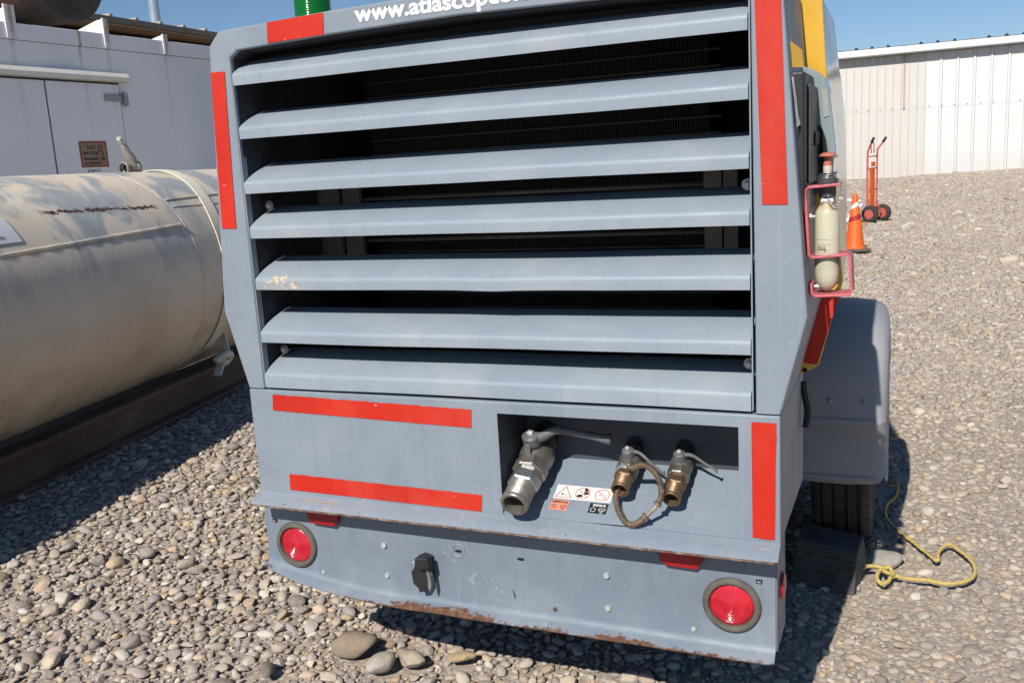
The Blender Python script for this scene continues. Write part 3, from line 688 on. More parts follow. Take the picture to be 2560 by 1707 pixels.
def compressor_shell():
    # hood frame: a deep ring around the grille opening
    out = [(-1.721, .923), (-1.778, 1.14), (-1.727, 1.848), (-1.691, 1.884), (-1.35, 1.896), (XC, 1.902)]
    inn = [(-1.668, .923), (-1.668, 1.14), (-1.664, 1.812), (-1.637, 1.830), (-1.35, 1.840), (XC, 1.846)]
    out += [(mx(x), z) for x, z in reversed(out[:-1])]; inn += [(mx(x), z) for x, z in reversed(inn[:-1])]
    Y0, Y1 = 2.05, 2.385; n = len(out); mb = MB()
    rs = [[(x, Y0, z) for x, z in out], [(x, Y0, z) for x, z in inn], [(x, Y1, z) for x, z in inn], [(x, Y1, z) for x, z in out], [(x, Y0, z) for x, z in out]]
    mb.rings(rs, closed=False, cap0=False, cap1=False)
    bmx = mb.mesh('hood_frame'); bm = bmesh.new(); bm.from_mesh(bmx); bmesh.ops.remove_doubles(bm, verts=bm.verts, dist=1e-5); bmesh.ops.recalc_face_normals(bm, faces=bm.faces); bm.to_mesh(bmx); bm.free()
    link('hood_frame', bmx, 'grey', CP, bevel=.005, seg=3)
    fm = MB(); inn2 = [(x+(.002 if x < XC else -.002)*(abs(x-XC) > .1), z-(.002 if z > 1.8 else 0)) for x, z in inn]
    fm.rings([[(x, 2.064, z) for x, z in inn2], [(x, 2.384, z) for x, z in inn2]], closed=False, cap0=False, cap1=False)
    part('hood_jamb_shade', fm, 'shade_black', CP)  # dark skin over the grey jamb, its shade painted in
    # yellow canopy behind the frame
    H = lambda L: [(XC-h, z) for h, z in L] + [(XC+h, z) for h, z in reversed(L) if h > 0]
    L0 = [(.70, .925), (.73, .931), (.774, .957), (.831, 1.17), (.801, 1.5), (.791, 1.65), (.78, 1.836), (.745, 1.90), (.69, 1.925), (0, 1.945)]
    L1 = [(.66, .93), (.70, .935), (.755, .97), (.811, 1.20), (.803, 1.5), (.793, 1.65), (.772, 1.836), (.735, 1.905), (.68, 1.93), (0, 1.95)]
    L2 = [(h*.93, z) for h, z in L1]; L3 = [(h*.86, z-.03*(z > 1.8)) for h, z in L1]; L4 = [(h*.80, z-.25*(z > 1.6)) for h, z in L1]
    sec = [(2.42, L0), (2.84, L1), (3.15, L2), (4.6, L3), (5.3, L4)]
    Li = [(h*.905, .97+(z-.97)*.93 if z > .97 else .97) for h, z in L0]
    mb = MB(); mb.rings([[(x, y, z) for x, z in H(L)] for y, L in sec], cap0=False)
    part('canopy', mb, 'yellow_side', CP, smooth=35)
    mb = MB(); a = H(L0); b_ = H(Li)
    mb.rings([[(x, 2.418, z) for x, z in a], [(x, 2.400, z) for x, z in a], [(x, 2.400, z) for x, z in b_], [(x, 2.418, z) for x, z in b_]], cap0=False, cap1=False)
    part('canopy_rear_flange', mb, 'yellow', CP, bevel=.003)
    # red strip on the tapering flange and its yellow tip
    part('reflective_tape', MB().add([(-.2125, 2.3965, 1.131), (-.172, 2.3965, 1.131), (-.222, 2.3965, .960), (-.2605, 2.3965, .966)], [(0, 1, 2, 3)]), 'tape', CP)
    part('hinge_hole', MB().lathe((-.252, 2.398, .945), (0, -1, 0), [(.006, 0), (.006, .001)], 10), 'hole', CP)
    # black closed space behind the grille
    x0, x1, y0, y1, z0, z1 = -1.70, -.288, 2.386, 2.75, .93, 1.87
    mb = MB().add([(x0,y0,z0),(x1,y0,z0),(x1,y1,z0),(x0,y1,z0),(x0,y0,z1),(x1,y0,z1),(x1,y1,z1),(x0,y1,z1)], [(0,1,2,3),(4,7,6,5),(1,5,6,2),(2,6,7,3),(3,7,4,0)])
    part('engine_bay', mb, 'shade_black', CP)
    fins = MB()
    for i in range(150): fins.box(-1.52+i*.0068, -1.518+i*.0068, 2.50, 2.53, .96, 1.84)
    part('radiator_fins', fins, 'core', CP, kind='stuff')
    for z in np.arange(1.0, 1.84, .042): part('radiator_tube', MB().box(-1.53, -.47, 2.496, 2.54, z, z+.005), 'core', CP)
    part('grille_floor', MB().box(-1.665, -.323, 2.07, 2.385, .928, .934), 'inside', CP)
    for xa, xb in ((-1.69, -1.60), (-1.585, -1.525), (-.50, -.455), (-.45, -.415)):
        part('cooler_bracket', MB().box(xa, xb, 2.40, 2.415, 1.24, 1.50), 'inside_metal', CP)
    for z in (1.42, 1.297, 1.15):
        part('cooler_rod', MB().tube([(-1.53, 2.43, z), (-.48, 2.43, z)], .006, 6), 'inside_metal', CP, smooth=True)
    for sx in (-1.642, -.345):
        for z in (1.425, 1.02):
            w = part('washer', MB().lathe((sx, 2.125, z), (0, -1, 0), [(.013, 0), (.013, .003), (.008, .0035)], 16), 'galv', CP)
            part('bolt', MB().lathe((sx, 2.121, z), (0, -1, 0), [(.0075, 0), (.0075, .005), (.004, .007)], 6), 'zinc', w)
compressor_shell()

def louvers():
    zb = [1.744, 1.604, 1.4615, 1.340, 1.1995, 1.0535]
    xl, xr = -1.661, -.3305
    nseg = 24
    LP = lambda l: [(2.0522, l-.002), (2.0546, l+.0020), (2.0590, l+.0050), (2.070, l+.0112), (2.087, l+.0200), (2.110, l+.0302), (2.135, l+.0388), (2.160, l+.0455), (2.186, l+.0500)]
    for k, z in enumerate(zb + [.927]):
        lipz = z+.029 if k < 6 else .965
        if k == 6: prof = [(2.0515, .927), (2.0515, lipz-.008)] + LP(lipz) + [(2.186, lipz+.0475), (2.060, lipz-.006), (2.056, .927)]
        else: prof = [(2.0530, z), (2.0518, lipz-.008)] + LP(lipz) + [(2.1865, lipz+.0472), (2.062, lipz-.006), (2.0565, z)]
        rs = []; rr = random.Random(k)
        ph = rr.uniform(0, 6)
        for i in range(nseg+1):
            x = xl+(xr-xl)*i/nseg; t = i/nseg
            wob = .0012*math.sin(t*5+ph)+.0007*math.sin(t*13+ph*2)
            dent = 0
            if k == 4: dent = -.004*math.exp(-((t-.53)/.04)**2)+.002*math.exp(-((t-.66)/.08)**2)
            rs.append([(x, y+wob+(.5*dent if y < 2.06 else 0), zz+wob*.6+(dent*.5 if y < 2.06 else 0)) for y, zz in prof])
        part('louver', MB().rings(rs), 'grey_scr' if k == 4 else 'grey_lou', CP, smooth=32)
    for (a, b) in ((-.3285, -.3255), (-1.6665, -1.6635)):
        part('grille_side_strip', MB().box(a, b, 2.0535, 2.075, .928, 1.815), 'grey', CP)
louvers()

def lower_body():
    XL, XR, ZT, ZB = -1.7215, -.2675, .919, .622
    hx0, hx1, hz0, hz1 = -.9555, -.3590, .6225, .889
    Y = 2.05
    # lower rear panel as one sheet with the outlet opening and folded out lip
    mb = MB()
    def q(x0, x1, z0, z1): mb.box(x0, x1, Y, Y+.004, z0, z1)
    v = []
    xs = [XL, hx0, hx1, XR]; zs = [ZB, hz1, ZT]
    g = MB(); grid = {}
    def V(x, y, z):
        key = (round(x, 5), round(y, 5), round(z, 5))
        if key not in grid: grid[key] = len(g.v); g.v.append((x, y, z))
        return grid[key]
    for i in range(3):
        for j in range(2):
            if i == 1 and j == 0: continue
            g.f.append((V(xs[i], Y, zs[j]), V(xs[i+1], Y, zs[j]), V(xs[i+1], Y, zs[j+1]), V(xs[i], Y, zs[j+1])))
    # sides and top return
    Yb = 2.50
    for x in (XL, XR):
        for j in range(2): g.f.append((V(x, Y, zs[j]), V(x, Yb, zs[j]), V(x, Yb, zs[j+1]), V(x, Y, zs[j+1])))
    for i in range(3): g.f.append((V(xs[i], Y, ZT), V(xs[i+1], Y, ZT), V(xs[i+1], Yb, ZT), V(xs[i], Yb, ZT)))
    part('lower_panel', g, 'grey_lip', CP, bevel=.0035)
    # lip folded outwards with its own thickness
    lp = [(2.051, .6215), (2.043, .617), (2.028, .6105), (2.000, .5985), (1.9975, .5955), (1.9985, .5935), (2.026, .6055), (2.046, .6135), (2.060, .6175)]
    rs = []
    for i in range(61):
        x = XL+(XR-XL)*i/60; wv = .0012*mnoise.noise(Vector((x*4, 0, 0))); e = 0
        if i == 60: e = .006
        rs.append([(x, y+wv*(y < 2.01)+(e if y < 2.01 else 0), z+wv*(y < 2.03)) for y, z in lp])
    part('rear_lip', MB().rings(rs), 'grey_lip', CP, smooth=40)
    part('lip_edge', MB().box(XL+.002, XR-.008, 1.9950, 1.9992, .5925, .5966), 'rustedge', CP)
    part('paint_smear', MB().add([(-1.600, 2.0302, .6130), (-1.47, 2.0282, .6122), (-1.42, 2.0252, .6108), (-1.54, 2.0262, .6114)], [(0, 1, 2, 3)]), 'yellow_dull', CP)
    # outlet box: sloping floor, back and side walls
    fy, fz = 2.234, .7225
    b = [(hx0, Y, hz0), (hx1, Y, hz0), (hx1, fy, fz), (hx0, fy, fz), (hx0, Y, hz1+.004), (hx1, Y, hz1+.004), (hx1, fy, hz1+.004), (hx0, fy, hz1+.004)]
    part('outlet_floor', MB().add(b[:4], [(0, 1, 2, 3)]), 'grey_lip', CP)
    part('outlet_box', MB().add(b, [(2, 6, 7, 3), (1, 2, 6, 5), (0, 4, 7, 3), (4, 5, 6, 7)]), 'recess_shade', CP)  # walls and back coloured dark to carry the recess shade
    # frame body behind
    part('chassis', MB().box(-1.60, -.39, 2.52, 5.6, .40, .915), 'inside', CP)
    part('chassis_side', MB().box(-1.66, -.33, 2.09, 2.50, .43, .60), 'inside', CP)
    part('axle', MB().box(-1.75, -.24, 3.62, 3.70, .30, .38), 'inside', CP)
    for s in (-1, 1):
        part('axle_arm', MB().box(XC+s*.56-.04, XC+s*.56+.04, 3.60, 4.2, .28, .42), 'inside', CP)
    part('drawbar', MB().prism([(-.35, 5.4), (.35, 5.4), (.05, 7.0), (-.05, 7.0)], 'z', .42, .50), 'inside', CP).location = (XC, 0, 0)
    part('jack_leg', MB().lathe((XC, 6.7, -.01), (0, 0, 1), [(.09, 0), (.09, .02), (.03, .03), (.03, .8)], 16), 'galv', CP)
    # bumper: plate with flange turned out at the bottom
    def zbot(x): 
        t = max(0, min(1, (-1.30-x)/.42)); return .3215+.05*t**1.7
    rs = []; N = 72
    for i in range(N+1):
        x = -1.738+(-.283+1.738)*i/N; zb = zbot(x)+.0015*mnoise.noise(Vector((x*9, 2, 1))); wv = .001*mnoise.noise(Vector((x*3, 7, 0)))
        e = .012 if i == 0 else (.006 if i == N else 0)
        fl = max(0.1, min(1, (x+1.75)/.12))
        rs.append([(x, 2.079+wv, .612), (x, 2.077+wv, .45), (x, 2.075+wv, zb+.032), (x, 2.071+wv, zb+.020), (x, 2.062, zb+.0125), (x, 2.042+e+.02*(1-fl), zb+.003), (x, 2.0395+e+.02*(1-fl), zb), (x, 2.0415+e+.02*(1-fl), zb-.003), (x, 2.066, zb+.007), (x, 2.085, zb+.02), (x, 2.087, .612)])
    bp = part('bumper', MB().rings(rs), 'bumper', CP, smooth=40)
    part('bumper_end', MB().box(-.2875, -.2805, 2.083, 2.23, .335, .60), 'bumper', CP)
    part('bumper_end', MB().box(-1.737, -1.731, 2.083, 2.23, .37, .60), 'bumper', CP)
    mk = part('side_marker', MB().lathe((-.2805, 2.155, .47), (1, 0, 0), [(.034, 0), (.030, .008), (.012, .011)], 18), 'lens_dark', CP)
    def bolt(x, z, r=.0075, mat='zinc'):
        part('bolt', MB().lathe((x, 2.078, z), (0, -1, 0), [(r, 0), (r, .006), (r*.85, .0075)], 6, twist=rng.uniform(0, 1)), mat, CP)
    for x, z, r, mt in ((-1.337, .483, .0085, 'zinc'), (-1.334, .395, .0085, 'zinc'), (-1.547, .378, .006, 'zinc'), (-.693, .477, .0085, 'zinc'), (-.693, .389, .0085, 'zinc'), (-.836, .366, .006, 'brass'), (-.476, .367, .0065, 'zinc')):
        bolt(x, z, r, mt)
    for x, z, w, h in ((-1.107, .494, .012, .005), (-.926, .493, .013, .005)):
        part('slot', MB().prism([(x+w/2*math.cos(a)*1.0+(.003 if math.cos(a) > 0 else -.003), z+h/2*math.sin(a)) for a in np.arange(0, 6.28, .52)], 'y', 2.0728, 2.0766), 'hole', CP)
    for x, z in ((-1.703, .518), (-.320, .510)):
        p = part('clip_hole', MB().box(x-.007, x+.007, 2.0735, 2.0775, z-.004, z+.004), 'hole', CP)
        part('clip', MB().box(x-.0045, x+.0045, 2.0720, 2.0734, z-.0022, z+.0022), 'galv', p)
    part('scuff_ring', MB().lathe((-1.107, 2.0768, .494), (0, -1, 0), [(.020, 0), (.0185, .0006), (.0175, .0006), (.0165, 0)], 9, False, False), 'galv', CP)
    part('bumper_slit', MB().add([(-.953, 2.0745, .403), (-.951, 2.0745, .403), (-.9465, 2.0745, .388), (-.9475, 2.0745, .374), (-.950, 2.0745, .389)], [(0, 1, 2, 3, 4)]), 'hole', CP)
    # tail lamps
    for x, z in ((-1.632, .452), (-.384, .443)):
        g = part('tail_light', MB().lathe((x, 2.079, z), (0, -1, 0), [(.069, 0), (.0695, .006), (.066, .013), (.060, .0155), (.0545, .013), (.0525, .004)], 48, cap1=False), 'grommet', CP, smooth=50)
        part('lens', MB().lathe((x, 2.080, z), (0, -1, 0), [(.0525, 0), (.0520, .006), (.049, .0085)] + [(rr_-(.0012 if kk % 2 else 0), .0090+.004*(1-(rr_/.048)**2)+(.0011 if kk % 2 else 0)) for kk, rr_ in enumerate(np.arange(.047, .004, -.0024))] + [(.002, .0132)], 48), 'lens', g, smooth=20)
    # red reflectors tucked under the lip
    for x0, x1 in ((-1.580, -1.470), (-.557, -.447)):
        pr = [(x0, .588), (x0+.004, .545), (x0+.018, .530), (x1-.018, .527), (x1-.004, .542), (x1, .588)]
        r_ = part('reflector', MB().prism(pr, 'y', 2.058, 2.0755), 'lens_dark', CP, bevel=.004)
    # trailer socket with hinged lid
    sk = part('trailer_socket', MB().prism([(-1.205, .480), (-1.183, .474), (-1.180, .44), (-1.186, .40), (-1.200, .378), (-1.218, .372), (-1.222, .385), (-1.236, .395), (-1.240, .43), (-1.228, .445), (-1.226, .470)], 'y', 2.045, 2.0745), 'plastic', CP, bevel=.003)
    part('lid', MB().prism([(-1.213, .482), (-1.176, .486), (-1.172, .455), (-1.20, .448), (-1.216, .458)], 'y', 2.024, 2.047), 'plastic', sk, bevel=.004)
    part('contact_ring', MB().prism([(-1.186, .445), (-1.176, .430), (-1.173, .405), (-1.180, .385), (-1.184, .398), (-1.182, .42)], 'y', 2.034, 2.052), vary('grey_socket_ring', (.20, .19, .165), .1, 20, .5), sk)
    part('pivot_pin', MB().lathe((-1.2155, 2.024, .470), (0, -1, 0), [(.004, 0), (.003, .003)], 8), 'zinc', sk)
lower_body()

def tapes():
    def ragged(pts, y, rag, seed):
        r = random.Random(seed); n = len(pts); poly = []
        for i in range(n):
            a, b = pts[i], pts[(i+1) % n]; L = math.hypot(b[0]-a[0], b[1]-a[1]); nx_, nz = -(b[1]-a[1])/L, (b[0]-a[0])/L
            amp = rag[i]; k = max(1, int(L/.012)) if amp else 1
            for j in range(k):
                t = j/k; d = amp*(mnoise.noise(Vector((a[0]*9+t*L*30, seed*3.7, i)))*.9 + (r.random() < .1)*r.uniform(0, 1.2)) if (amp and 0 < j) else 0
                poly.append((a[0]+(b[0]-a[0])*t+nx_*d, a[1]+(b[1]-a[1])*t+nz*d))
        return MB().prism(poly, 'y', y-.0014, y-.0006)
    T = [([(-1.532, 1.888), (-1.361, 1.893), (-1.364, 1.841), (-1.536, 1.838)], (0, 0, 0, 0)),
         ([(-1.7285, 1.782), (-1.683, 1.781), (-1.702, 1.369), (-1.7505, 1.371)], (0, .001, 0, 0)),
         ([(-.3165, 1.83), (-.2635, 1.83), (-.250, 1.382), (-.303, 1.384)], (0, 0, 0, 0)),
         ([(-1.641, .907), (-1.026, .895), (-1.029, .847), (-1.645, .861)], (.0020, 0, .0006, .001)),
         ([(-1.612, .677), (-1.012, .669), (-1.016, .620+.004), (-1.614, .630)], (.0012, .001, 0, 0)),
         ([(-.330, .903), (-.2755, .903), (-.2800, .628), (-.3295, .629)], (0, .001, .002, 0))]
    for k, (pts, rag) in enumerate(T): part('reflective_tape', ragged(pts, 2.0492 if k < 3 else 2.0494, rag, k+1), 'tape', CP)
    part('lettering', text_mb('www.atlascopco.com',   .052, (-1.268, 2.0490, 1.861), (1, 0, 0), (0, 0, 1), .0010, .0018, width=.545), 'white_print', CP)
tapes()

def stickers():
    o = Vector((0, 2.05, .622)); d = Vector((0, .184, .1005)).normalized(); n = Vector((1, 0, 0)).cross(d)
    def P(x, s, h=.0006): return o + Vector((x, 0, 0)) + d*s + n*h
    def sheet(name, x0, x1, s0, s1, mat, h=.0006): return part(name, MB().add([P(x0, s0, h), P(x1, s0, h), P(x1, s1, h), P(x0, s1, h)], [(0, 1, 2, 3)]), mat, CP)
    w = sheet('warning_sticker', -.840, -.688, .0685, .1145, 'label_white')
    def ring(cx, cs, r, th, mat, par, h=.0012, n_=32, seg=None):
        mb = MB(); rs = []
        for i in range(n_):
            a = 2*math.pi*i/n_; rs.append([P(cx+math.cos(a)*(r-th), cs+math.sin(a)*(r-th), h), P(cx+math.cos(a)*r, cs+math.sin(a)*r, h)])
        rs.append(rs[0]); mb.rings(rs, closed=False, cap0=False, cap1=False); return part('symbol', mb, mat, par)
    def poly(pts, mat, par, h=.0013): return part('symbol', MB().add([P(x, s, h) for x, s in pts], [tuple(range(len(pts)))]), mat, par)
    def line(a, b, th, mat, par, h=.0012):
        dx, ds = b[0]-a[0], b[1]-a[1]; L = math.hypot(dx, ds); px, ps = -ds/L*th/2, dx/L*th/2
        return poly([(a[0]+px, a[1]+ps), (b[0]+px, b[1]+ps), (b[0]-px, b[1]-ps), (a[0]-px, a[1]-ps)], mat, par, h)
    tri = [(-.815, .1105), (-.8355, .0735), (-.7935, .0735)]
    for i in range(3): line(tri[i], tri[(i+1) % 3], .0024, 'red_print', w)
    poly([(-.818+.003*math.cos(a), .084+.003*math.sin(a)) for a in np.arange(0, 6.2, .6)], 'black_print', w)
    line((-.827, .084), (-.822, .084), .0012, 'black_print', w); line((-.812, .084), (-.806, .084), .0012, 'black_print', w)
    for cx in (-.766, -.714): ring(cx, .0915, .0195, .0024, 'red_print', w); line((cx-.0135, .105), (cx+.0135, .078), .0022, 'red_print', w, .0015)
    poly([(-.763, .110), (-.756, .108), (-.752, .099), (-.763, .098)], 'black_print', w); poly([(-.763, .0965), (-.7515, .0975), (-.750, .090), (-.756, .087), (-.762, .089)], 'black_print', w)
    poly([(-.780, .0835), (-.772, .0875), (-.766, .0865), (-.763, .080), (-.770, .0775), (-.778, .079)], 'black_print', w)
    line((-.726, .091), (-.719, .091), .0010, 'black_print', w); line((-.719, .094), (-.719, .088), .0010, 'black_print', w); ring(-.709, .090, .0035, .0007, 'black_print', w)
    a = sheet('compressor_oil_sticker', -.841, -.7935, .0305, .0635, 'label_salmon'); b = sheet('engine_oil_sticker', -.7375, -.690, .0315, .0645, 'label_black')
    uz = d
    part('lettering', text_mb('COMPRESSOR-OIL', .0085, P(-.8395, .0545, .0012), (1, 0, 0), uz, .0004, .0002, width=.044), 'black_print', a)
    part('lettering', text_mb('ENGINE-OIL', .0095, P(-.729, .054, .0012), (1, 0, 0), uz, .0004, .0003, width=.034), 'white_print', b)
    for cx, par, mat in ((-.8295, a, 'black_print'), (-.726, b, 'white_print')):
        ring(cx, .0425, .0068, .0013, mat, par)
        for q in (((cx-.0015, .046), (cx-.0015, .039)), ((cx+.0022, .0462), (cx+.0022, .0392))) if mat == 'black_print' else (): line(*q, .0008, mat, par)
    for cx, par, mat in ((-.805, a, 'black_print'), (-.703, b, 'white_print')):
        for q in (((cx-.008, .0475), (cx+.008, .0475)), ((cx-.008, .0475), (cx-.008, .041)), ((cx+.008, .0475), (cx+.008, .041)), ((cx-.008, .041), (cx-.003, .041)), ((cx+.003, .041), (cx+.008, .041)), ((cx-.003, .041), (cx-.003, .036)), ((cx+.003, .041), (cx+.003, .036)), ((cx-.003, .036), (cx, .033)), ((cx+.003, .036), (cx, .033)), ((cx, .045), (cx, .038))): line(*q, .0013, mat, par)
    part('floor_slit', MB().add([P(-.737, .0015, .0007), P(-.60, .0035, .0007), P(-.60, .001, .0007), P(-.66, -.0005, .0007)], [(0, 1, 2, 3)]), 'hole', CP)
stickers()

def valves():
    D = Vector((0, -.92, -.392)).normalized()
    def valve(cx, hole_z, s, L, big):
        c = Vector((cx, 2.232, hole_z)); up = Vector((0, -.392, .92)).normalized()
        # dark hole and rubber sleeve in the back wall
        part('pipe_hole', MB().lathe(c+Vector((0, .0, .01)), (0, -1, 0), [(.034*s, 0), (.034*s, .002)], 24), 'hole', CP)
        pr = [(.026, -.03), (.026, .02)]
        body = [(.024, -.02), (.024, .018), (.033, .022), (.033, .040), (.036, .046), (.0415, .062), (.044, .080), (.0425, .098), (.037, .112), (.036, .118)]
        v = part('outlet_valve', MB().lathe(c, D, [(r*s, h*L) for r, h in body], 28), 'bronze' , CP, smooth=35)
        hexm = 'bronze'
        part('hex_collar', MB().lathe(c, D, [(.041*s, .116*L), (.043*s, .120*L), (.043*s, .150*L), (.040*s, .155*L)], 8, twist=.4), hexm, v, bevel=.001)
        nm = 'steel' if big else 'brass'
        part('hex_nut', MB().lathe(c, D, [(.033*s, .152*L), (.033*s, .165*L), (.040*s, .167*L), (.040*s, .197*L), (.036*s, .201*L)], 6, twist=.2), nm, v, bevel=.001)
        th = []
        h = .200
        while h < .255: th += [(.0335, h), (.0315, h+.003)]; h += .006
        th += [(.0345, .255), (.0345, .262), (.0325, .265), (.0265, .265), (.0255, .258), (.0255, .205)]
        part('nozzle', MB().lathe(c, D, [(r*s, hh*L) for r, hh in th], 36, cap1=True), 'bronze' if big else 'brass', v, smooth=50)
        return v, c, up
    # large valve
    v, c, up = valve(-.898, .777, 1.05, .99, True)
    hub = c + D*.085 + up*.036
    h = part('stem_hub', MB().lathe(hub, up, [(.020, 0), (.020, .012), (.024, .016), (.024, .040), (.018, .045)], 20), 'lever', v, smooth=40)
    part('stem_nut', MB().lathe(hub+up*.045, up, [(.0095, 0), (.0095, .006), (.006, .009)], 6), 'zinc', v)
    h0 = hub+up*.03
    pth = smoothpath([h0+Vector((-.012, 0, -.004)), h0+Vector((.025, .004, .004)), h0+Vector((.06, .010, .022)), h0+Vector((.10, .014, .020)), h0+Vector((.155, .022, .010)), h0+Vector((.185, .026, .004)), h0+Vector((.207, .028, .003))], 6)
    nP = len(pth); rad = [.016-.006*min(1, i/nP*2.2)+.0075*max(0, (i/nP-.72)/.28)**1.2 for i in range(nP)]; rad[-2] *= .8; rad[-1] *= .35
    part('lever_handle', MB().tube(pth, rad, 12), 'lever', v, smooth=True)
    part('stop_tab', MB().box(hub.x-.012, hub.x+.004, hub.y-.034, hub.y-.018, hub.z-.01, hub.z+.018), 'lever', v, bevel=.003)
    # two small oil drain valves
    for cx, hz, drop, turn in ((-.654, .762, .030, .014), (-.523, .762, .012, .004)):
        v, c, up = valve(cx, hz, .67, .60 if cx < -.6 else .66, False)
        hub = c + D*.055 + up*.022
        part('stem_hub', MB().lathe(hub, up, [(.017, -.012), (.0175, .004), (.015, .020), (.010, .024)], 18), 'lever', v, smooth=40)
        part('stem_nut', MB().lathe(hub+up*.024, up, [(.006, 0), (.006, .004), (.004, .006)], 6), 'zinc', v)
        h0 = hub+up*.014
        pth = smoothpath([h0, h0+Vector((.018, .0, .004-drop*.1)), h0+Vector((.035, .0, .004-drop*.3)), h0+Vector((.062, -.004, -.006-drop*.7)), h0+Vector((.088, -.006, -.016-drop)), h0+Vector((.094, -.006, -.018-drop))], 5)
        nP = len(pth); part('lever_handle', MB().tube(pth, [.0062-.003*min(1, i/nP*1.5)+(.0036 if i > nP-5 else 0) for i in range(nP)], 10), 'lever', v, smooth=True)
    # spring covered cable loop
    lp = [(-.640, 2.115, .7513), (-.6267, 2.112, .7513), (-.5975, 2.1, .7648), (-.5737, 2.09, .7607), (-.5537, 2.075, .7458), (-.5431, 2.06, .7244), (-.5426, 2.05, .7036), (-.5529, 2.042, .6841), (-.5662, 2.04, .6698), (-.581, 2.038, .6552), (-.5971, 2.04, .6404), (-.617, 2.045, .6317), (-.6351, 2.055, .6353), (-.6498, 2.065, .6504), (-.6615, 2.08, .6658), (-.6663, 2.095, .6836), (-.664, 2.11, .70)]
    P = smoothpath(lp, 40); arc = [0]
    for i in range(1, len(P)): arc.append(arc[-1]+(P[i]-P[i-1]).length)
    tot = arc[-1]; hel = []; pitch = .0042; nh = int(tot/pitch*9)
    for k in range(nh+1):
        s = tot*k/nh; i = max(0, min(len(P)-2, int(np.searchsorted(arc, s))-1)); t = (P[i+1]-P[i]).normalized(); q = P[i]+(P[i+1]-P[i])*((s-arc[i])/max(1e-9, arc[i+1]-arc[i]))
        e1 = t.cross(Vector((0, 1, .2))).normalized(); e2 = t.cross(e1); a = 2*math.pi*s/pitch
        hel.append(q+(e1*math.cos(a)+e2*math.sin(a))*.0068)
    cb = part('safety_cable', MB().tube(P[::6], .0038, 6), 'coil', CP, smooth=True)
    i0, i1 = 6*40+25, 9*40-10
    j0, j1 = int(nh*arc[i0]/tot), int(nh*arc[i1]/tot)
    part('spring_coil', MB().tube(hel[:j0], .0013, 4), 'coil', cb, smooth=True); part('spring_coil', MB().tube(hel[j1:], .0013, 4), 'coil', cb, smooth=True)
    part('ferrule', MB().tube(P[i0:i1:10], .0052, 10), vary('pale_ferrule', (.42, .35, .27), .15, 40, .5, .4), cb, smooth=True)
    for i in (i0, i1):
        t = (P[i+1]-P[i-1]).normalized(); part('crimp_ring', MB().lathe(P[i]-t*.003, t, [(.0085, 0), (.0105, .002), (.0105, .005), (.0085, .007)], 14), 'coil', cb, smooth=40)
    part('clamp_collar', MB().lathe(Vector((-.654, 2.232, .762))+D*.088, D, [(.0262, 0), (.028, .003), (.028, .012), (.0262, .015)], 22), 'galv', cb, smooth=40)
valves()

def beacon():
    c = Vector((-1.492, 2.20, 1.905)); b = part('beacon_base', MB().lathe(c+Vector((0, 0, -.03)), (0, 0, 1), [(.06, 0), (.06, .028), (.05, .034)], 28), 'plastic', CP, smooth=40)
    prof = [(.0475, .03)]; h = .032
    while h < .15: prof += [(.0485, h), (.0475, h+.003), (.0475, h+.005)]; h += .006
    prof += [(.044, .158), (.03, .166), (.002, .169)]
    part('beacon_lens', MB().lathe(c+Vector((0, 0, -.03)), (0, 0, 1), prof, 40), 'green', b, smooth=30)
beacon()

